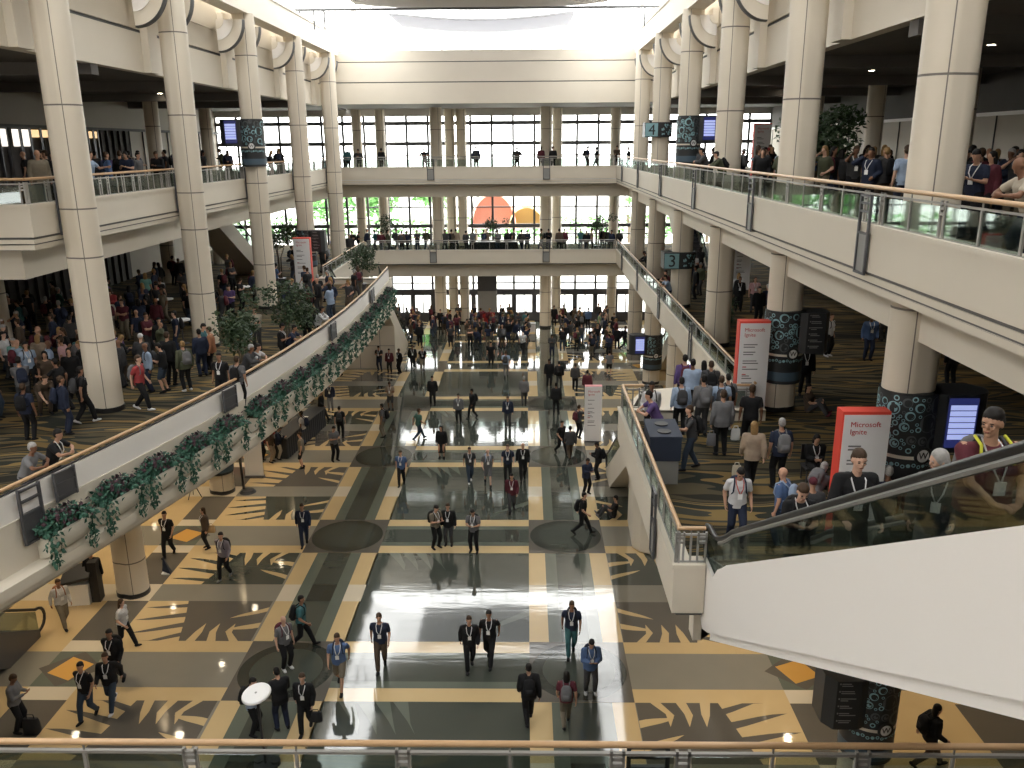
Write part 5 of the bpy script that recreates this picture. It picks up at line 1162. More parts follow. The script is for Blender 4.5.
# on the hall floor: picture point of the feet, pose, facing, top, legs, hair, backpack, label
FLOOR = [
 (571, 655, 'stride', 'S', 'navy tee', 'teal trousers', 'brown', 'black', 'person in navy polo and teal trousers walking toward camera onto the near right circle', {}),
 (590, 694, 'phone', 'S', 'blue jacket', 'dark_grey trousers', 'black', 'navy', 'person in blue jacket reading a phone on the near right floor circle', dict(shoes='white')),
 (566, 727, 'stride', 'N', 'maroon tee', 'khaki trousers', 'black', 'grey', 'long-haired person with grey backpack walking away at the near right circle', dict(hairlen='long', s=.93, lan=False)),
 (529, 724, 'stride', 'N', 'black jacket', 'black trousers', 'black', 'black', 'person all in black with black backpack walking away just left of the near right circle', dict(lan=False)),
 (470, 669, 'stride', 'S', 'black jacket', 'black trousers', 'brown', None, 'left one of two black-clad people walking side by side in the centre', {}),
 (490, 664, 'walk', 'S', 'black tee', 'black trousers', 'black', None, 'right one of two black-clad people walking side by side in the centre', {}),
 (382, 669, 'stride', 'S', 'navy tee', 'brown trousers', 'brown', None, 'heavy-set person in navy polo and brown trousers walking left of centre', dict(s=1.05)),
 (341, 690, 'walk', 'S', 'blue tee', 'khaki shorts', 'brown', 'navy', 'bearded person in blue shirt and khaki shorts near the left circle', {}),
 (303, 648, 'walk', 'E', 'teal tee', 'black trousers', 'black', 'black', 'person in teal shirt with black backpack striding right above the near left circle', dict(lan=False)),
 (287, 670, 'stand', 'SE', 'grey tee', 'black trousers', 'none', 'maroon', 'bald person in pale grey shirt and red backpack on the near left circle', dict(shoes='white')),
 (283, 730, 'phone', 'NW', 'black jacket', 'navy trousers', 'black', None, 'dark-dressed person right behind the white disc lamp', dict(lan=False)),
 (307, 731, 'stride', 'S', 'black jacket', 'black trousers', 'brown', None, 'person in black carrying a small bag right of the white disc lamp', {}),
 (255, 735, 'phone', 'E', 'light_blue tee', 'black trousers', 'black', 'black', 'person in pale blue shirt partly hidden by the white disc lamp', {}),
 (90, 719, 'stride', 'S', 'black tee', 'denim trousers', 'black', None, 'person in black t-shirt and jeans beside the orange floor tile', {}),
 (114, 709, 'walk', 'S', 'black jacket', 'denim trousers', 'brown', None, 'person in black jacket and blue jeans right of the orange floor tile', dict(shoes='white')),
 (118, 686, 'stride', 'S', 'black jacket', 'dark_grey trousers', 'black', 'black', 'person in black half hidden behind the pair by the orange floor tile', {}),
 (20, 732, 'phone', 'E', 'grey long', 'black trousers', 'brown', None, 'person in grey shirt holding a phone at the lower left edge', dict(lan=False)),
 (65, 628, 'stride', 'SE', 'white long', 'khaki trousers', 'brown', 'orange', 'person in white shirt and khaki trousers with an orange backpack at far left', {}),
 (126, 648, 'walk', 'E', 'white tee', 'black trousers', 'brown', None, 'long-haired person in white and black walking right at left', dict(hairlen='long', s=.95)),
 (226, 579, 'stride', 'S', 'plaid long', 'black trousers', 'black', 'black', 'person in plaid shirt with dark backpack crossing the leaf pattern', dict(shoes='grey')),
 (170, 556, 'stride', 'S', 'black tee', 'black trousers', 'black', None, 'person in black carrying a jacket right of the nearest left column', {}),
 (208, 549, 'stand', 'SW', 'brown jacket', 'black trousers', 'brown', None, 'long-haired person in brown jacket with a tan bag', dict(hairlen='long', s=.96)),
 (97, 598, 'stand', 'N', 'black jacket', 'black trousers', 'black', 'black', 'person in black with backpack standing at the kiosk by the left column', dict(lan=False)),
 (305, 546, 'stride', 'S', 'navy jacket', 'navy trousers', 'brown', None, 'person in navy jacket with white lanyard beside the middle left circle', {}),
 (436, 549, 'phone', 'SE', 'khaki tee', 'black trousers', 'black', 'black', 'person in khaki top bending over a phone, left of the central trio', dict(look=1)),
 (449, 546, 'stand', 'S', 'black jacket', 'dark_grey trousers', 'brown', None, 'person in black behind the phone reader of the central trio', {}),
 (474, 553, 'phone', 'S', 'grey tee', 'black trousers', 'black', 'black', 'person in grey with dark straps, right of the central trio', {}),
 (582, 535, 'walk', 'E', 'black tee', 'black trousers', 'black', 'black', 'person in black striding right over the middle right circle', dict(lan=False)),
 (613, 518, 'sit', 'W', 'black tee', 'dark_grey trousers', 'black', None, 'person sitting on the floor against the rounded cream wall', dict(shoes='grey', lan=False)),
 (586, 495, 'phone', 'SE', 'navy jacket', 'black trousers', 'black', None, 'person in navy with a coat over one arm near the stair casing', dict(lan=False)),
 (598, 480, 'phone', 'W', 'black jacket', 'black trousers', 'black', 'black', 'person in black reading a phone against the sloping stair casing', dict(lan=False)),
 (512, 512, 'stride', 'S', 'maroon jacket', 'dark_grey trousers', 'black', 'black', 'person in dark red top walking in the centre beside the right lane', {}),
 (402, 486, 'stride', 'S', 'blue tee', 'black trousers', 'brown', None, 'person in blue shirt and black trousers left of the central panel', {}),
 (488, 486, 'walk', 'S', 'grey tee', 'grey shorts', 'none', 'light_blue', 'bald person in grey shirt and shorts in a row of four', {}),
 (470, 483, 'stride', 'S', 'dark_grey tee', 'denim trousers', 'brown', None, 'person in dark printed shirt and jeans, leftmost of a row of four', dict(shoes='white')),
 (508, 482, 'stand', 'S', 'navy tee', 'black trousers', 'brown', 'black', 'person in navy, third of a row of four walking forward', {}),
 (523, 481, 'stride', 'S', 'black jacket', 'black trousers', 'none', None, 'person in black suit, rightmost of a row of four', {}),
 (442, 459, 'stand', 'S', 'black jacket', 'black skirt', 'black', None, 'long-haired person in a long black dress left of the bright reflections', dict(hairlen='long', s=.95, lan=False)),
 (419, 441, 'walk', 'NE', 'green tee', 'denim trousers', 'brown', None, 'person in green shirt and jeans at the left end of the bright reflections', dict(lan=False)),
 (459, 424, 'stand', 'S', 'grey jacket', 'black trousers', 'black', None, 'left person of a pair before the bright reflections', {}),
 (473, 419, 'stride', 'SW', 'black jacket', 'black trousers', 'black', 'black', 'right person of a pair before the bright reflections, dark bag behind', dict(lan=False)),
 (433, 406, 'stand', 'S', 'black jacket', 'black trousers', 'black', None, 'person in black standing alone left of the reflections, farther back', dict(lan=False)),
 (508, 428, 'stand', 'S', 'navy jacket', 'dark_grey trousers', 'brown', None, 'person in navy at the middle of the bright reflections', {}),
 (341, 439, 'stand', 'N', 'black tee', 'black trousers', 'black', 'dark_grey', 'person in black with grey backpack standing left of centre lane', dict(lan=False)),
 (335, 462, 'phone', 'SE', 'grey tee', 'black trousers', 'black', None, 'person in grey shirt and black trousers on the leaf pattern', dict(lan=False)),
 (303, 469, 'stand', 'W', 'khaki tee', 'black shorts', 'brown', None, 'person in khaki shirt near the front end of the black counter', dict(lan=False)),
 (304, 446, 'stand', 'W', 'white tee', 'denim trousers', 'black', 'navy', 'person in white shirt with navy backpack at the black counter', dict(lan=False)),
 (322, 422, 'walk', 'E', 'black jacket', 'black trousers', 'black', None, 'left person of a dark pair above the black counter', dict(lan=False)),
 (331, 411, 'stand', 'S', 'navy jacket', 'grey trousers', 'brown', None, 'right person of a dark pair above the black counter', {}),
 (384, 438, 'stand', 'W', 'grey tee', 'khaki trousers', 'black', 'black', 'person in grey shirt at the left edge of the grey lane', dict(lan=False)),
 (391, 411, 'phone', 'S', 'tan tee', 'dark_grey shorts', 'brown', 'black', 'person in tan shirt looking down in the left grey lane', {}),
 (524, 406, 'stride', 'N', 'grey jacket', 'dark_grey trousers', 'grey', None, 'grey-haired person right of the bright reflections', dict(lan=False)),
 (556, 415, 'stand', 'N', 'black jacket', 'black trousers', 'black', None, 'person in black in the right grey lane left of the white banner', dict(lan=False)),
 (561, 455, 'walk', 'SE', 'black tee', 'black trousers', 'black', None, 'left of three dark figures left of the white floor banner', dict(lan=False)),
 (570, 460, 'stride', 'N', 'dark_grey jacket', 'brown trousers', 'black', None, 'middle of three dark figures left of the white floor banner', dict(lan=False)),
 (578, 439, 'call', 'NE', 'dark_grey tee', 'black trousers', 'brown', 'maroon', 'right of three dark figures, closest to the white floor banner', dict(lan=False)),
 (262, 462, 'stand', 'E', 'navy tee', 'black trousers', 'brown', None, 'person in navy before the red backdrop, left of the counter group', dict(lan=False)),
 (272, 463, 'stand', 'E', 'brown tee', 'tan trousers', 'brown', 'maroon', 'person in brown and tan beside the black counter', dict(lan=False)),
 (280, 460, 'phone', 'E', 'navy jacket', 'beige trousers', 'black', None, 'person in navy and beige leaning over the front of the counter', {}),
 (268, 436, 'phone', 'S', 'black jacket', 'black trousers', 'black', None, 'long-haired attendant in black behind the counter', dict(hairlen='long')),
 (284, 417, 'stand', 'E', 'black jacket', 'black trousers', 'black', None, 'person in black behind the board on a pole', dict(lan=False)),
 (337, 378, 'walk', 'W', 'white tee', 'tan shorts', 'brown', None, 'person in white shirt and tan shorts before the stair casing', dict(lan=False)),
 (355, 365, 'stand', 'E', 'black jacket', 'black trousers', 'black', None, 'leftmost dark figure along the stair casing foot', dict(lan=False)),
 (368, 367, 'phone', 'SE', 'black jacket', 'black trousers', 'black', None, 'tall dark figure leaning at the middle of the stair casing', dict(lan=False)),
 (380, 372, 'phone', 'S', 'black tee', 'navy trousers', 'black', None, 'third dark figure along the stair casing foot', {}),
 (390, 374, 'stand', 'S', 'maroon jacket', 'black trousers', 'black', None, 'fourth figure along the stair casing foot, dark red top', {}),
 (400, 374, 'stand', 'SW', 'black jacket', 'black trousers', 'brown', None, 'rightmost dark figure at the stair casing corner', {}),
 (413, 371, 'stride', 'S', 'black jacket', 'black trousers', 'black', None, 'left of two people in black right of the stair casing', {}),
 (423, 372, 'stride', 'S', 'black tee', 'khaki trousers', 'brown', None, 'right of two people in black right of the stair casing', {}),
 (420, 347, 'stand', 'N', 'black jacket', 'black trousers', 'none', None, 'bald person in black above the pair right of the stair casing', dict(lan=False)),
 (441, 330, 'stand', 'S', 'black jacket', 'black trousers', 'black', None, 'person in black at the foot of the left bridge column', dict(lan=False)),
 (445, 327, 'stand', 'S', 'yellow tee', 'black trousers', 'brown', None, 'person in yellow top at the foot of the left bridge column', dict(lan=False)),
 (475, 338, 'walk', 'S', 'dark_grey jacket', 'black trousers', 'black', None, 'dark figure in the bright doorway glare left of centre', {}),
 (491, 343, 'stride', 'S', 'black jacket', 'grey trousers', 'black', None, 'dark figure in the centre of the far doorway glare', {}),
 (491, 368, 'stand', 'S', 'black tee', 'black trousers', 'black', None, 'black figure near the centre, closer than the doorway', dict(lan=False)),
 (506, 378, 'stride', 'N', 'light_blue tee', 'grey trousers', 'brown', 'dark_grey', 'person in pale shirt with backpack near the centre line', dict(lan=False)),
 (503, 336, 'stand', 'S', 'navy jacket', 'black trousers', 'black', None, 'navy figure at the far end, right of the centre', {}),
 (523, 355, 'walk', 'S', 'white tee', 'black trousers', 'black', None, 'person in white shirt and black trousers in the far bright floor', {}),
 (526, 333, 'stride', 'N', 'teal jacket', 'black trousers', 'black', None, 'teal-jacketed figure in the far bright floor', dict(lan=False)),
 (552, 358, 'phone', 'S', 'dark_grey jacket', 'navy trousers', 'black', None, 'grey figure in the right grey lane, far end', dict(lan=False)),
 (549, 388, 'stand', 'S', 'black jacket', 'black trousers', 'black', None, 'left of three dark people lined up in the right half', dict(lan=False)),
 (559, 389, 'stand', 'N', 'black jacket', 'dark_grey trousers', 'black', 'black', 'middle of three dark people lined up in the right half', dict(lan=False)),
 (575, 391, 'stand', 'N', 'dark_grey jacket', 'black trousers', 'brown', None, 'right of three dark people lined up in the right half', dict(lan=False)),
 (587, 400, 'stand', 'N', 'maroon jacket', 'black trousers', 'black', None, 'person in dark red behind the white floor banner', dict(lan=False)),
 (609, 377, 'stand', 'N', 'grey tee', 'black shorts', 'black', None, 'person in grey shirt and black shorts left of the screen column', dict(shoes='grey', lan=False)),
 (609, 359, 'phone', 'SW', 'navy jacket', 'black trousers', 'black', None, 'long-haired navy figure above the grey-shirted person', dict(hairlen='long', lan=False)),
 (566, 337, 'walk', 'W', 'navy jacket', 'navy trousers', 'black', None, 'navy figure striding left at the far right floor', dict(lan=False)),
 (579, 328, 'walk', 'E', 'dark_grey jacket', 'black trousers', 'black', None, 'figure striding right pulling a small case at the far floor', dict(lan=False)),
 (588, 329, 'stand', 'N', 'blue jacket', 'black trousers', 'black', None, 'blue-jacketed figure at the far right floor', dict(lan=False)),
 (599, 335, 'stand', 'E', 'lime tee', 'navy trousers', 'black', None, 'person in pale green shirt at the far right floor', dict(lan=False)),
 (606, 333, 'stand', 'W', 'tan jacket', 'black trousers', 'brown', None, 'person in tan facing the pale green shirt', dict(lan=False)),
 (617, 350, 'stand', 'N', 'black jacket', 'black trousers', 'black', None, 'dark figure left of the far right columns', dict(lan=False)),
 (627, 351, 'walk', 'E', 'black jacket', 'black trousers', 'brown', 'black', 'dark figure walking beside the far right columns', dict(lan=False)),
 (554, 327, 'stand', 'S', 'black jacket', 'black trousers', 'black', None, 'dark figure at the foot of the right bridge column', dict(lan=False)),
 (926, 768, 'walk', 'E', 'black jacket', 'brown trousers', 'black', 'black', 'long-haired person in black hurrying right, below the white escalator', dict(hairlen='long', lan=False)),
]
def spec(t): c, k = t.rsplit(' ', 1); return (c, k)
for i, (px, py, pose, face, top, legs, hair, pack, label, kw) in enumerate(FLOOR):
    x, y = G3(px, py-1.0, 0.0); kw = dict(kw); kw.pop('look', None)
    if 'skirt' in legs: pass
    person(x, y, 0.003, pose, HEAD[face]+prng.uniform(-12, 12), label, spec(top), spec(legs), hair, pack=pack, group=None, **kw)
def heldat(px, py, z, up, name, size, c, label, rz=0):
    x, y = G3(px, py, z); held(name, x, y, z+up, size, c, label, rz)
heldat(245+72, 731, 0, .30, 'handbag', (.34, .14, .28), (.012, .012, .014), 'small black bag carried by the person right of the disc lamp')
heldat(33, 733, 0, .0, 'shoulder_bag', (.42, .25, .45), (.012, .012, .014), 'black bag standing beside the grey-shirted person at lower left')
heldat(213, 549, 0, .70, 'handbag', (.34, .16, .28), (.36, .24, .12), 'tan bag carried by the long-haired person in brown')
# people on the upper floors; 'h' marks a picture point of the head instead of the feet
UP = [
 # right middle gallery
 ('f', 690, 470, Z2, 'point', 'W', 'dark_grey tee', 'denim trousers', 'brown', 'black', 'person in grey t-shirt with black backpack reaching toward the litter bin', dict(skin=0, lan=False)),
 ('f', 720, 456, Z2, 'stand', 'N', 'grey jacket', 'black trousers', 'brown', None, 'person in grey coat carrying a grey bag behind the one reaching out', dict(lan=False)),
 ('f', 748, 452, Z2, 'stand', 'N', 'black tee', 'black trousers', 'brown', None, 'person in black t-shirt carrying a white bag seen from behind', dict(lan=False, s=1.07)),
 ('f', 750, 490, Z2, 'stride', 'N', 'tan jacket', 'black trousers', 'fair', None, 'fair-haired person in tan jacket walking away with a beige bag', dict(hairlen='long', lan=False)),
 ('f', 777, 489, Z2, 'stand', 'N', 'navy tee', 'black trousers', 'grey', 'grey', 'person with a large grey backpack seen from behind near the red banner', dict(lan=False)),
 ('f', 812, 482, Z2, 'chair', 'S', 'black jacket', 'black trousers', 'black', None, 'black-haired person in black seated left of the near red banner', dict(hairlen='long')),
 ('h', 785, 470, Z2, 'stand', 'NW', 'blue tee', 'denim trousers', 'none', 'light_blue', 'bald person in blue with pale blue backpack behind the escalator rail', dict(lan=False, s=1.0)),
 ('h', 817, 470, Z2, 'bend', 'NE', 'grey tee', 'black trousers', 'grey', 'grey', 'person stooping under a big grey backpack beside the red banner', dict(lan=False)),
 ('h', 814, 478, Z2, 'stand', 'N', 'dark_grey tee', 'black trousers', 'black', None, 'person in a dark red cap behind the escalator rail', dict(cap='maroon', lan=False)),
 ('h', 889, 471, Z2, 'stand', 'N', 'navy tee', 'black trousers', 'grey', None, 'grey-haired person in navy in front of the patterned column wrap', dict(lan=False)),
 ('h', 914, 466, Z2, 'stand', 'NE', 'maroon jacket', 'black trousers', 'black', 'maroon', 'person with a large dark red backpack beside the W emblem', dict(lan=False)),
 ('f', 801, 412, Z2, 'sit', 'SE', 'brown tee', 'dark_grey trousers', 'black', None, 'person sitting on the carpet against the second right column', dict(shoes='maroon', lan=False)),
 ('f', 803, 396, Z2, 'stand', 'S', 'black jacket', 'black trousers', 'brown', None, 'person in black with lanyard standing behind the column wrap', {}),
 ('f', 827, 357, Z2, 'stand', 'SE', 'white tee', 'black trousers', 'brown', 'black', 'person in white t-shirt and black trousers with white shoes on the striped carpet', dict(shoes='white')),
 ('f', 867, 361, Z2, 'stand', 'S', 'blue jacket', 'navy trousers', 'black', None, 'person in bright blue jacket standing on the striped carpet', {}),
 ('f', 884, 342, Z2, 'stand', 'N', 'dark_grey jacket', 'dark_grey trousers', 'black', None, 'dark figure right of the blue jacket near the sloping beam', dict(lan=False)),
 ('f', 950, 388, Z2, 'stand', 'N', 'black jacket', 'black trousers', 'grey', 'grey', 'grey-haired person with backpack above the lit schedule screen', dict(lan=False)),
 ('f', 738, 312, Z2, 'stand', 'S', 'black jacket', 'black trousers', 'brown', None, 'person in black suit between the right gallery columns', {}),
 ('f', 753, 313, Z2, 'stand', 'S', 'pink tee', 'dark_grey trousers', 'brown', None, 'person in pink top beside the black suit', dict(hairlen='long')),
 ('f', 757, 325, Z2, 'stand', 'S', 'black jacket', 'black trousers', 'black', None, 'dark figure in front of the pink top', dict(lan=False)),
 ('f', 695, 300, Z2, 'stand', 'W', 'black jacket', 'black trousers', 'black', None, 'dark figure behind the column with the 3 sign', dict(lan=False)),
 ('h', 663, 275, Z2, 'rail', 'W', 'light_blue tee', 'navy trousers', 'black', None, 'person in pale shirt leaning on the long right railing', dict(lan=False)),
 ('h', 654, 271, Z2, 'rail', 'W', 'maroon tee', 'black trousers', 'black', None, 'person in dark red leaning on the long right railing', dict(lan=False)),
 ('h', 648, 252, Z2, 'rail', 'W', 'black jacket', 'black trousers', 'black', None, 'person in black farther along the long right railing', dict(lan=False)),
 # queue behind the bin
 ('h', 652, 380, Z2, 'walk', 'S', 'white long', 'black trousers', 'black', 'black', 'person in white shirt with dark straps walking toward the bin', dict(skin=3)),
 ('h', 636, 397, Z2, 'rail', 'W', 'purple tee', 'black trousers', 'black', None, 'person in purple leaning at the railing left of the bin', dict(lan=False)),
 ('h', 686, 358, Z2, 'stand', 'N', 'purple long', 'black trousers', 'black', 'maroon', 'person in purple with maroon backpack at the front of the queue', dict(lan=False)),
 ('h', 695, 361, Z2, 'stand', 'N', 'light_blue long', 'black trousers', 'black', None, 'person in light blue shirt at the front of the queue', dict(lan=False)),
 ('h', 702, 360, Z2, 'stand', 'N', 'grey jacket', 'black trousers', 'black', None, 'curly-haired person in grey between queue members', dict(hairlen='long', lan=False)),
 ('h', 711, 363, Z2, 'stand', 'N', 'dark_grey jacket', 'black trousers', 'brown', 'black', 'person in dark grey at the right front of the queue', dict(lan=False)),
 ('h', 682, 377, Z2, 'stand', 'N', 'light_blue long', 'black trousers', 'black', 'dark_grey', 'person in pale blue with dark backpack at the left of the queue', dict(lan=False)),
 ('h', 708, 378, Z2, 'stand', 'N', 'grey long', 'dark_grey trousers', 'black', 'grey', 'person with large grey backpack in the middle of the queue', dict(lan=False)),
 ('h', 718, 378, Z2, 'stand', 'N', 'light_blue tee', 'black trousers', 'brown', 'dark_grey', 'person with dark straps right of the large grey backpack', dict(lan=False)),
 ('h', 729, 373, Z2, 'stand', 'N', 'grey tee', 'grey trousers', 'black', 'black', 'person in grey with a big black backpack at the right end of the queue', dict(shoes='white', lan=False)),
 # left middle gallery, nearest
 ('h', 29, 447, Z2, 'rail', 'E', 'grey tee', 'dark_grey trousers', 'grey', None, 'grey-haired person in grey t-shirt leaning on the near end of the white parapet', dict(lan=False)),
 ('h', 91, 436, Z2, 'rail', 'SE', 'black tee', 'black trousers', 'black', None, 'bearded person in black leaning on the parapet over the planters', {}),
 ('f', 31, 441, Z2, 'stand', 'N', 'navy tee', 'black trousers', 'brown', 'black', 'person in navy seen from behind left of the near column', dict(lan=False)),
 ('f', 68, 435, Z2, 'stand', 'NE', 'navy jacket', 'navy trousers', 'brown', 'navy', 'person in navy with a white patch bag left of the near column', dict(lan=False)),
 ('f', 86, 424, Z2, 'stride', 'NE', 'black tee', 'black trousers', 'black', 'dark_grey', 'person in black with grey backpack walking at the foot of the near column', dict(shoes='white', lan=False)),
 ('f', 143, 411, Z2, 'stride', 'E', 'red tee', 'black trousers', 'brown', 'grey', 'person in red t-shirt with grey backpack right of the near column', dict(shoes='white', lan=False)),
 ('f', 152, 393, Z2, 'stand', 'SW', 'light_blue long', 'navy trousers', 'none', 'dark_grey', 'bald person in light blue shirt behind the red t-shirt', dict(lan=False)),
 ('f', 125, 388, Z2, 'stand', 'W', 'dark_grey jacket', 'dark_grey trousers', 'none', None, 'bald person in dark jacket beside the near column', dict(lan=False)),
 ('f', 120, 378, Z2, 'stand', 'S', 'purple jacket', 'beige trousers', 'fair', None, 'person in purple just right of the near column', {}),
 ('f', 166, 393, Z2, 'phone', 'W', 'black tee', 'denim shorts', 'black', None, 'person in black t-shirt and denim shorts in the left gallery', dict(lan=False)),
 ('f', 172, 386, Z2, 'stand', 'N', 'black jacket', 'black trousers', 'brown', None, 'large person in black in the middle of the left gallery group', dict(s=1.09, lan=False)),
 ('f', 188, 392, Z2, 'stand', 'NW', 'olive jacket', 'black trousers', 'fair', 'grey', 'person in olive with grey backpack and white shoes in the left gallery', dict(shoes='white', lan=False)),
 ('f', 204, 377, Z2, 'stand', 'NW', 'navy long', 'navy trousers', 'black', None, 'person in navy shirt near the third column foot', dict(lan=False)),
 ('f', 214, 374, Z2, 'stand', 'W', 'orange jacket', 'black trousers', 'brown', None, 'person in rust orange jacket left of the palm-like tree', dict(lan=False)),
 ('h', 201, 325, Z2, 'phone', 'E', 'teal tee', 'navy trousers', 'black', None, 'person in teal at the foot of the second left column', dict(lan=False)),
 ('h', 140, 336, Z2, 'stand', 'N', 'dark_grey jacket', 'black trousers', 'black', None, 'person in a white cap beside the near left column', dict(cap='white', lan=False)),
 ('h', 243, 316, Z2, 'stand', 'S', 'light_blue long', 'khaki trousers', 'none', 'black', 'bald person in light blue with backpack straps behind the palm-like tree', {}),
 ('h', 255, 308, Z2, 'folded', 'S', 'beige tee', 'dark_grey trousers', 'brown', None, 'person in cream shirt with folded arms at the third column foot', dict(lan=False)),
 ('h', 282, 322, Z2, 'phone', 'E', 'black tee', 'black trousers', 'black', None, 'person in black beside the spreading tree at the parapet', {}),
 ('h', 302, 325, Z2, 'rail', 'E', 'navy tee', 'black trousers', 'black', None, 'person in navy leaning on the parapet under the spreading tree', dict(lan=False)),
 ('h', 262, 347, Z2, 'rail', 'NE', 'dark_grey long', 'black trousers', 'grey', None, 'person in charcoal leaning on the parapet right of the palm-like tree', dict(lan=False)),
 ('h', 272, 345, Z2, 'rail', 'E', 'white tee', 'black trousers', 'black', None, 'person in white leaning on the parapet beside the charcoal shirt', dict(lan=False)),
 ('h', 236, 356, Z2, 'stand', 'N', 'grey tee', 'black trousers', 'brown', 'black', 'person in grey standing before the palm-like tree', dict(lan=False)),
 ('h', 219, 353, Z2, 'stand', 'S', 'black tee', 'black trousers', 'black', None, 'person in black with white lanyard left of the palm-like tree', {}),
 ('h', 330, 306, Z2, 'rail', 'E', 'white long', 'black trousers', 'black', 'black', 'person in white with dark straps at the parapet beyond the spreading tree', dict(lan=False)),
 ('h', 305, 300+4, Z2, 'stand', 'N', 'black jacket', 'black trousers', 'black', None, 'person in black at the parapet where it meets the second bracket', dict(lan=False)),
 ('h', 25, 343, Z2, 'stand', 'SE', 'light_blue tee', 'black trousers', 'black', 'dark_grey', 'person in pale shirt with lanyard left of the near column', dict(s=1.02)),
 ('h', 48, 340, Z2, 'stand', 'NE', 'light_blue long', 'black trousers', 'none', None, 'balding person in pale blue shirt left of the near column', dict(lan=False)),
 ('h', 37, 335, Z2, 'stand', 'N', 'tan jacket', 'black trousers', 'fair', None, 'fair long-haired person in the crowd left of the near column', dict(hairlen='long', lan=False)),
 ('h', 60, 338, Z2, 'stand', 'W', 'pink tee', 'black trousers', 'brown', None, 'person in pale pink shirt left of the near column', dict(lan=False)),
 ('h', 2, 332, Z2, 'stand', 'E', 'white tee', 'dark_grey trousers', 'black', None, 'person in white at the left edge of the picture in the crowd', dict(lan=False)),
 ('h', 13, 337, Z2, 'stand', 'S', 'mint tee', 'black trousers', 'grey', None, 'grey-haired person in mint green at the left edge crowd', dict(lan=False)),
 ('h', 40, 375, Z2, 'bend', 'SE', 'brown tee', 'brown trousers', 'brown', None, 'stooping person in brown in front of the left crowd', dict(lan=False)),
 ('h', 57, 358, Z2, 'point', 'W', 'black tee', 'black trousers', 'black', None, 'person in black with outstretched arm left of the near column', dict(lan=False)),
 ('h', 145, 273, Z2, 'stand', 'N', 'mint tee', 'black trousers', 'fair', None, 'person in mint green top deep in the left gallery crowd', dict(hairlen='long', lan=False)),
 ('h', 159, 275, Z2, 'stand', 'N', 'white tee', 'black trousers', 'black', 'black', 'person in white with black backpack beside the mint top', dict(lan=False)),
 ('h', 155, 297, Z2, 'stand', 'N', 'maroon jacket', 'denim trousers', 'brown', None, 'person in orange cap and dark red jacket in the left crowd', dict(cap='orange', lan=False)),
 ('h', 122, 300, Z2, 'folded', 'S', 'maroon tee', 'khaki trousers', 'brown', None, 'person in maroon shirt and khaki trousers in the left crowd', dict(lan=False)),
 ('h', 229, 284, Z2, 'phone', 'S', 'purple tee', 'black trousers', 'black', None, 'person in purple between the second and third left columns', dict(lan=False)),
 # top right balcony, nearest
 ('h', 1018, 175, Z3, 'rail', 'W', 'beige tee', 'navy trousers', 'none', None, 'bald bearded person in beige leaning on the top right railing at picture edge', dict(lan=False)),
 ('h', 978, 160, Z3, 'phone', 'SW', 'navy tee', 'black trousers', 'black', None, 'person in black polo with badge looking at a phone right of the wide column', {}),
 ('h', 907, 160, Z3, 'stand', 'N', 'light_blue tee', 'navy trousers', 'brown', None, 'person in light blue shirt partly behind the wide column', dict(lan=False)),
 ('h', 871, 163, Z3, 'call', 'SW', 'navy jacket', 'black trousers', 'black', None, 'person in navy holding a hand to the mouth right of the feathery tree', {}),
 ('h', 855, 157, Z3, 'call', 'S', 'dark_grey tee', 'black trousers', 'brown', None, 'person on a phone call right of the feathery tree', {}),
 ('h', 890, 155, Z3, 'stand', 'W', 'grey long', 'black trousers', 'brown', None, 'person in grey in front of the wide column', dict(lan=False)),
 ('h', 962, 152, Z3, 'stand', 'N', 'black jacket', 'black trousers', 'brown', None, 'person in black close behind the wide column', dict(lan=False)),
 ('h', 995, 149, Z3, 'stand', 'W', 'maroon jacket', 'black trousers', 'black', None, 'long-haired person in dark red at the top right edge', dict(hairlen='long', lan=False)),
 ('h', 768, 158, Z3, 'stand', 'NW', 'black jacket', 'black trousers', 'red', None, 'person in a red cap between the second and third top right columns', dict(cap='red', lan=False)),
 ('h', 712, 157, Z3, 'rail', 'SW', 'dark_grey jacket', 'black trousers', 'black', None, 'person in grey jacket leaning near the top right column wrap', dict(lan=False)),
 ('h', 720, 158, Z3, 'rail', 'W', 'olive jacket', 'black trousers', 'black', 'black', 'person in olive jacket at the top right railing', dict(lan=False)),
 # top left balcony
 ('h', 87, 157, Z3, 'point', 'E', 'light_blue tee', 'grey trousers', 'brown', None, 'person in pale shirt with raised arm right of the near left column, top floor', dict(lan=False)),
 ('h', 37, 156, Z3, 'stand', 'SE', 'khaki jacket', 'black trousers', 'none', None, 'heavy person in khaki jacket at the top left railing', dict(s=1.06, lan=False)),
 ('h', 105, 154, Z3, 'stand', 'NE', 'blue jacket', 'denim trousers', 'brown', 'navy', 'person in blue jacket with backpack on the top left balcony', dict(lan=False)),
 ('h', 119, 155, Z3, 'stand', 'N', 'black jacket', 'black trousers', 'brown', None, 'broad person in black from behind on the top left balcony', dict(lan=False)),
 ('h', 137, 156, Z3, 'stand', 'E', 'grey jacket', 'black trousers', 'black', None, 'person in light grey jacket on the top left balcony', dict(lan=False)),
 ('h', 156, 154, Z3, 'folded', 'S', 'maroon jacket', 'brown trousers', 'brown', None, 'person in dark red with folded arms on the top left balcony', dict(lan=False)),
]
HAIR['red'] = (.05, .03, .02)
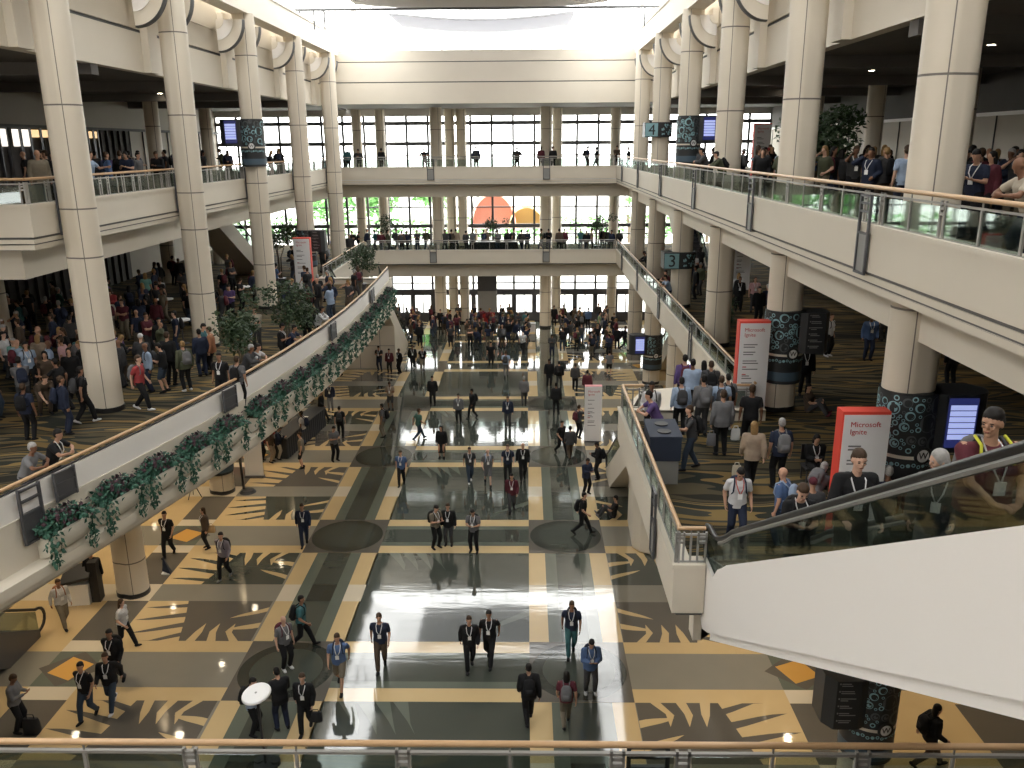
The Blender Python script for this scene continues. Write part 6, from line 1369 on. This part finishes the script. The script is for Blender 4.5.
for q, px, py, z, pose, face, top, legs, hair, pack, label, kw in UP:
    hh = {'bend': 1.25, 'rail': 1.55, 'chair': 1.25}.get(pose, 1.70)
    x, y = G3(px, py+(3 if q == 'h' else -1), z+(hh-.06 if q == 'h' else 0)); kw = dict(kw); 
    if q == 'h' and z == Z3: x, y = None, None
    if x is None:
        # heads at eye level: depth from the balcony edge they stand at
        X = {True: 7.9, False: -15.4}[px > 500]
        X = {1018: 7.15, 978: 9.0, 907: 9.3, 871: 9.1, 855: 9.6, 890: 10.3, 962: 9.4, 995: 10.2, 768: 10.5, 712: 7.6, 720: 7.3, 87: -15.2, 37: -15.3, 105: -15.6, 119: -15.9, 137: -15.6, 156: -16.2}[px]
        d = _r*(px-512)-_u*(py-384)+_f*841.25; t = X/d.x; x, y = X, d.y*t
    face = HEAD[face] if isinstance(face, str) else face
    if pose == 'rail':      # stand the person's hands on the rail beside them
        if z == Z2 and x < 0:
            xe = min((abs(yy-y), xx) for xx, yy in [((a[0]+(b2[0]-a[0])*k/10), (a[1]+(b2[1]-a[1])*k/10)) for a, b2 in zip(ARC, ARC[1:]) for k in range(11)])[1]; x = xe-.50
        elif z == Z2: x = (2.81 if y < 24.6 else 6.87)+.50
        elif z == Z3: x = 6.7+.50
        face = -90 if x < 0 else 90
    person(x, y, z+.002, pose, face+prng.uniform(-8, 8), label, spec(top), spec(legs), hair, pack=pack, **kw)
held('carrier_bag', *[v+d for v, d in zip((*G3(735, 441, Z2+.35),), (0, 0))], Z2+.38, (.25, .09, .32), (.62, .62, .62), 'white carrier bag held beside the person in the black t-shirt')
held('handbag', *G3(736, 478, Z2+.3), Z2+.35, (.22, .10, .28), (.40, .36, .28), 'beige bag held by the fair-haired person in the tan jacket')
held('handbag', *G3(711, 444, Z2+.4), Z2+.35, (.24, .11, .34), (.15, .15, .16), 'grey bag hanging beside the person in the grey coat')
root = empty('chair', (*G3(812, 482, Z2),  Z2), 0, 'black chair under the seated black-haired person beside the red banner', 'chair')
MB().box(-.24, .24, -.18, .28, .36, .41).build('seat', M['black'], root); MB().box(-.24, .24, .26, .30, .5, .9).build('backrest', M['black'], root)
for a, c in ((-.2, -.15), (.2, -.15), (-.2, .26), (.2, .26)): MB().bar((a, c, 0), (a, c, .40), .03, .03).build('leg', M['dkmetal'], root)
# people close up on the escalator, built finer
XE = 4.35
def step_at(y): return 6.62+.22*max(0, math.floor((13.9-y)/.385)+1) if y < 13.9 else Z2+.035
NEAR = {
 'hoodie': dict(lean=4, hR=(.22, .36, 1.03), eR=(.6, -.8, -.6), dR=(-.1, 1, -.1), nR=(0, .1, -1), hL=(-.30, .12, .90), head=4, look=0, w=1.04, curl=.7),
 'reader': dict(hL=(-.07, .30, 1.16), hR=(.07, .30, 1.17), eL=(-.6, -.5, -1), eR=(.6, -.5, -1), head=26, w=1.05, nL=(0, -.2, 1), nR=(0, -.2, 1), dL=(.5, .9, .1), dR=(-.5, .9, .1), curl=.6),
 'wide': dict(hL=(-.12, .34, 1.02), hR=(.10, .38, 1.04), eL=(-1, -.4, -.8), eR=(1, -.4, -.8), head=4, look=52, w=1.22, belly=.035, curl=.6, dL=(.8, .6, 0), dR=(-.8, .6, 0), nL=(0, -.2, -1), nR=(0, -.2, -1)),
 'turned': dict(hL=(-.20, .22, 1.0), hR=(.24, .20, .95), head=10, look=55, w=.95, curl=.5),
 'walker': dict(pz=.93, hL=(-.25, .16, .90), hR=(.25, .02, .88), fL=(-.09, .14, .09), fR=(.10, -.12, .09), head=30, w=1.1, curl=.5),
}
def near_person(x, y, z, pose, face, label, top, legs, hair, hairlen='short', pack=None, lan=(.65, .65, .66), skin=0, s=1.0, extra=None):
    T = person_parts(NEAR[pose], True)
    o = person(x, y, z, pose, face, label, top, legs, hair, hairlen, pack, True, 'black', parts=T, skin=skin, s=s)
    for k, nm in (('eyeL', 'eye'), ('eyeR', 'eye'), ('mouth', 'mouth'), ('eyebrow', 'eyebrow')):
        child(o, T[k], nm, (.22, .08, .06) if nm == 'mouth' else (HAIR[hair] if nm == 'eyebrow' else (0, 0, 0)))
    for c in o.children:
        if c.name.startswith('lanyard'): c.color = (*lan, 1)
    if extra: extra(o, T)
    return o
def onray(px, py, x):
    d = _r*(px-512)-_u*(py-384)+_f*841.25; t = x/d.x; return d.y*t, EYE+d.z*t
def place_head(px, py, x, s=1.0, step=True):
    best = None                 # the spot across the steps where a person of this height stands on a tread
    for i in range(60):
        xx = 3.85+i*.018; y, z = onray(px, py, xx); e = abs(z-1.64*s-step_at(y))+abs(xx-x)*.03
        if best is None or e < best[0]: best = (e, xx, y, z-1.64*s)
    return best[1:]
for nm, px, py, X, args in (
    ('hoodie', 857, 457, 4.15, dict(label='short-haired person in black hooded top holding the escalator handrail', top=('black', 'jacket'), legs=('black', 'trousers'), hair='brown', skin=4, s=1.03)),
    ('reader', 801, 488, 4.30, dict(label='person in black shirt and white lanyard reading a phone low on the escalator', top=('black', 'tee'), legs=('black', 'trousers'), hair='brown', skin=4, pack='black')),
    ('turned', 943, 459, 4.45, dict(label='grey-haired person in dark cardigan turning away on the escalator', top=('dark_grey', 'jacket'), legs=('grey', 'trousers'), hair='grey', hairlen='long', skin=4, s=.97)),
    ('wide', 993, 420, 4.20, dict(label='large person in maroon polo with yellow-striped backpack straps high on the escalator', top=('maroon', 'tee'), legs=('black', 'trousers'), hair='black', skin=1, pack='grey', s=1.06)),
    ('walker', 741, 497, 4.30, dict(label='person in white t-shirt with red lanyard stepping onto the escalator foot', top=('white', 'tee'), legs=('navy', 'trousers'), hair='black', skin=1, pack='navy', lan=(.55, .08, .06)))):
    X, y, zf = place_head(px, py, X, args.get('s', 1))
    if nm == 'walker': X = 4.35; y = onray(px, py, X)[0]+.25
    def stripes(o, T, nm=nm):
        if nm != 'wide': return
        for c in list(o.children):
            if c.name.startswith('backpack'):
                for q in c.children: q.color = (*CC['dark_grey'], 1)
                b = MB(); 
                for s in (-1, 1): b.tube([(s*.125, -.01, 1.50), (s*.128, .115, 1.46), (s*.138, .150, 1.38), (s*.142, .160, 1.30)], .014, 6)
                q = b.build('strap_stripe', M['cloth'], c); q.color = (.55, .55, .06, 1)
    zs = step_at(y); near_person(X, y, zs if nm != 'walker' else Z2+.037, nm, 180 if nm != 'turned' else 150, extra=stripes, **args)
    print('NEAR', nm, round(y, 2), 'wanted floor', round(zf, 2), 'step', round(step_at(y), 2))
# the bridges: silhouettes against the windows
BR = []
def bridge(xs, z, y0, word, n0):
    for i, (px, pose, face, top, legs, pack) in enumerate(xs):
        d = _r*(px-512)-_u*(150 - 384)+_f*841.25; y = y0+((i*37) % 7)*.28; t = y/d.y
        person(d.x*t, y, z+.002, pose, face, ('person in %s on the %s bridge, %s from the left of the people standing there' % (top[0].replace('_', ' '), word, NTH(i))), top, legs, 'black', pack=pack, lan=False, tiny=True, group='people on the %s bridge' % word)
def NTH(i):
    n = i+1; a = ORD+['seventeenth', 'eighteenth', 'nineteenth']+['twent'+k for k in ()]
    if n <= 19: return a[i]
    t = {2: 'twenty', 3: 'thirty', 4: 'forty', 5: 'fifty', 6: 'sixty', 7: 'seventy', 8: 'eighty', 9: 'ninety'}[n//10]
    return (t[:-1]+'ieth') if n % 10 == 0 else t+'-'+ORD[n % 10-1]
darks = ['black', 'navy', 'dark_grey', 'black', 'brown', 'black', 'dark_grey', 'navy', 'maroon', 'olive']
def rnd_person(px): return (px, prng.choice(('stand', 'phone', 'stride', 'folded', 'walk')), prng.choice((0, 180, 90, -90, 150, -30)), (prng.choice(darks+['teal', 'grey', 'tan']), 'jacket' if prng.random() < .6 else 'tee'), (prng.choice(('black', 'navy', 'dark_grey', 'denim')), 'trousers'), prng.choice((None, None, 'black', 'dark_grey')))
bridge([(347, 'stand', 0, ('teal', 'jacket'), ('black', 'trousers'), None), (358, 'rail', 180, ('dark_grey', 'jacket'), ('black', 'trousers'), None), (381, 'stand', 0, ('black', 'jacket'), ('black', 'trousers'), None), (424, 'rail', 180, ('black', 'tee'), ('black', 'trousers'), None),
        (476, 'stand', 0, ('navy', 'jacket'), ('black', 'trousers'), 'dark_grey'), (517, 'rail', 180, ('dark_grey', 'jacket'), ('black', 'trousers'), None), (541, 'stand', 0, ('maroon', 'jacket'), ('black', 'trousers'), None), (553, 'stand', 180, ('black', 'jacket'), ('black', 'trousers'), None),
        (587, 'phone', -60, ('navy', 'tee'), ('black', 'trousers'), 'black'), (597, 'walk', 90, ('black', 'tee'), ('black', 'trousers'), None), (617, 'folded', 180, ('brown', 'jacket'), ('black', 'trousers'), None), (629, 'stand', 90, ('black', 'jacket'), ('dark_grey', 'trousers'), None)], Z3, 65.7, 'top', 0)
bridge([rnd_person(p) for p in (347, 353, 362, 371, 377, 384, 392, 398, 404, 414, 423, 443, 449, 454, 464, 471, 482, 489, 497, 507, 513, 521, 527, 542, 549, 560, 565, 582, 588, 593, 601, 608, 614, 622)], Z2, 65.8, 'middle', 0)
# the crowds
TOPS = ['black', 'navy', 'dark_grey', 'grey', 'blue', 'white', 'maroon', 'olive', 'light_blue', 'brown', 'teal', 'khaki', 'purple', 'red', 'tan', 'beige', 'green', 'pink']
TW = [26, 13, 13, 4, 1.5, 1.8, 2, 2.5, 1.5, 3, .7, 1.5, .5, .5, .8, .5, .5, .3]
used = set(); taken = [(o.location.x, o.location.y, o.location.z) for o in bpy.data.objects if o.get('category') in ('person', 'column', 'tree', 'table', 'banner')]+[(q['x'], q['y'], q['z']) for q in QUEUE]
def free(x, y, z, r):
    if any(abs(z-c) < 1 and (x-a)**2+(y-b_)**2 < r*r for a, b_, c in taken): return False
    for cx_ in (XL, XR):
        if any((x-cx_)**2+(y-c)**2 < .9 for c in CY): return False
    for a, b_, c in ((-15.0, 47.2, Z3), (12.6, 47.2, Z3), (12.2, 48, Z2), (-13.05, 49, Z2), (7, 25.2, Z2)):
        if z == c and (x-a)**2+(y-b_)**2 < .8: return False
    return True
def crowd(n, x0, x1, y0, y1, z, area, group, cond=None, r=.62, tops=TOPS, tw=TW):
    k = 0; tries = 0
    while k < n and tries < 20000:
        tries += 1; x = prng.uniform(x0, x1); y = prng.uniform(y0, y1)
        if cond and not cond(x, y): continue
        if not free(x, y, z, r): continue
        for _ in range(60):
            top = prng.choices(tops, tw)[0]; kind = prng.choice(('tee', 'jacket')); leg = prng.choice(('black', 'navy', 'dark_grey', 'denim', 'khaki', 'brown')); pack = prng.choice((None, None, 'black', 'grey', 'navy', 'maroon'))
            hair, hl = prng.choice((('black', 'short'), ('brown', 'short'), ('grey', 'short'), ('none', 'short'), ('brown', 'long'), ('fair', 'long'), ('black', 'long'), ('fair', 'short')))
            key = (area, top, kind, leg, pack, hair, hl)
            if key not in used: used.add(key); break
        else: key = None
        hd = {'none': 'bald', 'black': 'black-haired', 'brown': 'brown-haired', 'grey': 'grey-haired', 'fair': 'fair-haired'}[hair]
        nm = lambda s: s.replace('_', ' ').replace('dark grey', 'charcoal')
        lab = '%s%s person in %s %s and %s trousers%s, %s' % ('long ' if hl == 'long' else '', hd, nm(top), 'jacket' if kind == 'jacket' else 'shirt', nm(leg), (', %s backpack' % nm(pack)) if pack else '', area)
        person(x, y, z+.002, prng.choice(('stand', 'stand', 'phone', 'folded', 'stride', 'call')), prng.uniform(0, 360), lab, (top, kind), (leg, 'trousers'), hair, hl, pack=pack, lan=False, tiny=True, group=group)
        taken.append((x, y, z)); k += 1
def arcx(y):
    for (x0, y0), (x1, y1) in zip(ARC, ARC[1:]):
        if y1 <= y <= y0: return x1+(x0-x1)*(y-y1)/(y0-y1)
    return -12.4
inl = lambda m: (lambda x, y: x < arcx(y)-m)
crowd(34, -21, -13.8, 26.8, 33.5, Z2, 'left gallery before second column', 'crowd in the left middle gallery')
crowd(44, -24, -14.0, 35.2, 42.5, Z2, 'left gallery past second column', 'crowd in the left middle gallery')
crowd(20, -22, -13.8, 44, 51, Z2, 'left gallery near the tall banner', 'crowd in the left middle gallery')
crowd(15, -22, -14.6, 22, 26.5, Z2, 'left edge crowd', 'crowd in the left middle gallery')
crowd(14, -12.4, -8.8, 38.5, 47.5, Z2, 'beside far parapet', 'crowd in the left middle gallery', inl(.6))
crowd(9, -16, -13.2, 55, 64, Z2, 'left gallery far corner', 'crowd in the left middle gallery')
crowd(20, -21, -14.9, 25, 41, Z3, 'top left balcony', 'crowd on the top left balcony', r=.6)
crowd(14, -20, -14.9, 42, 56, Z3, 'top left balcony, farther half', 'crowd on the top left balcony', r=.6)
crowd(16, 8.8, 12, 18.3, 27.8, Z3, 'top right near wide column', 'crowd on the top right balcony', r=.6)
crowd(22, 9.2, 15.5, 18.6, 27.5, Z3, 'top right by wide column', 'crowd on the top right balcony', r=.6)
crowd(34, 7.6, 14.5, 28, 45, Z3, 'top right balcony, farther half', 'crowd on the top right balcony', r=.6)
crowd(7, 8.9, 14, 27, 60, Z2, 'right middle gallery', 'people in the right middle gallery')
crowd(30, -11.5, -5.5, 58.5, 70.8, 0, 'hall floor under left of far bridge', 'crowd under the far bridge', lambda x, y: y > 62.5+(x+8)*-.5 and abs(x+7.15) > .1, tops=darks, tw=[1]*10)
crowd(30, -5, 1, 61, 70.8, 0, 'hall floor under middle of far bridge', 'crowd under the far bridge', lambda x, y: x < .6 and not (-4.4 < x < -2.2 and 69 < y < 70.4), tops=darks, tw=[1]*10)
crowd(26, 2.4, 7.2, 58.5, 70.8, 0, 'hall floor under right of far bridge', 'crowd under the far bridge', tops=darks, tw=[1]*10)
# keep clear of columns and of one another
OBST = [(x, c, .47+.34) for x in (XL, XR) for c in CY]+[(-7.15, 69.2, .8), (1.55, 69.2, .8)]
WRAPPED = {(XR, 16.9, Z2), (XR, 25.6, Z2), (XR, 51.9, 0), (XR, 43.1, Z3), (XL, 43.1, Z3), (XR, 16.9, 0), (XL, 34.4, 0), (XL, 51.9, Z2)}
TREES = [(o.location.x, o.location.y, .55, round(o.location.z, 1)) for o in bpy.data.objects if o.get('category') in ('tree', 'table')]
for _ in range(6):
    for i, q in enumerate(QUEUE):
        lv = round(q['z'], 1)
        for x, c, r in OBST:
            if (x, c, lv) in WRAPPED: r = .95
            dx, dy = q['x']-x, q['y']-c; d = math.hypot(dx, dy)
            if d < r: k = r/max(d, .01); q['x'], q['y'] = x+dx*k, c+dy*k
        for x, c, r, z in TREES:
            if abs(z-lv) > .5: continue
            dx, dy = q['x']-x, q['y']-c; d = math.hypot(dx, dy)
            if d < r: k = r/max(d, .01); q['x'], q['y'] = x+dx*k, c+dy*k
        for p in QUEUE[:i]:
            if abs(p['z']-q['z']) > .5: continue
            dx, dy = q['x']-p['x'], q['y']-p['y']; d = math.hypot(dx, dy)
            if d < .50:
                d = max(d, .02); m = (.50-d)/2/d; q['x'] += dx*m; q['y'] += dy*m; p['x'] -= dx*m; p['y'] -= dy*m
QUEUE.sort(key=lambda q: (q['x']**2+q['y']**2+(q['z']+1-EYE)**2)*(1 if not q['tiny'] else 1.15))
NIND = 290
for q in QUEUE[:NIND]: make_person(q)
def tint_attr():
    m = mat('crowd_colours', (.5, .5, .5), .8, spec=.25); a = N(m, 'ShaderNodeAttribute'); a.attribute_name = 'tint'; K(m, a.outputs['Color'], bsdf(m).inputs['Base Color']); return m
import numpy as np
def merge(queue, name, label):
    V = []; Fv = []; Fc = []; Cc = []; off = 0; cache = {}
    for q in queue:
        T = COARSE.get(q['pose'], COARSE['stand'])
        if q['pack']: pass
        Mx = np.array(Matrix.Translation((q['x'], q['y'], q['z'])) @ Matrix.Rotation(R(q['face']), 4, 'Z') @ Matrix.Scale(q['s'], 4))
        for k, nm, c in [('body', '', q['sk'])]+pieces(q, T):
            me = T[k]
            if me.name not in cache:
                v = np.empty(len(me.vertices)*3); me.vertices.foreach_get('co', v); n = np.empty(len(me.polygons), int); me.polygons.foreach_get('loop_total', n)
                li = np.empty(len(me.loops), int); me.loops.foreach_get('vertex_index', li); cache[me.name] = (v.reshape(-1, 3), n, li)
            v, n, li = cache[me.name]
            V.append(v @ Mx[:3, :3].T+Mx[:3, 3]); Fv.append(li+off); Fc.append(n); Cc.append(np.tile([*c, 1.0], (len(v), 1))); off += len(v)
    V = np.concatenate(V); Fv = np.concatenate(Fv); Fc = np.concatenate(Fc); Cc = np.concatenate(Cc)
    me = bpy.data.meshes.new(name); me.vertices.add(len(V)); me.vertices.foreach_set('co', V.ravel()); me.loops.add(len(Fv)); me.loops.foreach_set('vertex_index', Fv)
    me.polygons.add(len(Fc)); me.polygons.foreach_set('loop_start', np.concatenate([[0], np.cumsum(Fc)[:-1]])); me.polygons.foreach_set('loop_total', Fc); me.polygons.foreach_set('use_smooth', [True]*len(Fc))
    at = me.color_attributes.new('tint', 'FLOAT_COLOR', 'POINT'); at.data.foreach_set('color', Cc.ravel().astype('f')); me.update(calc_edges=True); me.materials.append(tint_attr())
    o = bpy.data.objects.new(name, me); COL.objects.link(o); tag(o, label, 'crowd', kind='stuff'); print('CROWD', len(queue), len(V))
merge(QUEUE[NIND:], 'distant_crowd', 'distant crowd of dark-clad people on the far bridges, galleries and hall floor')
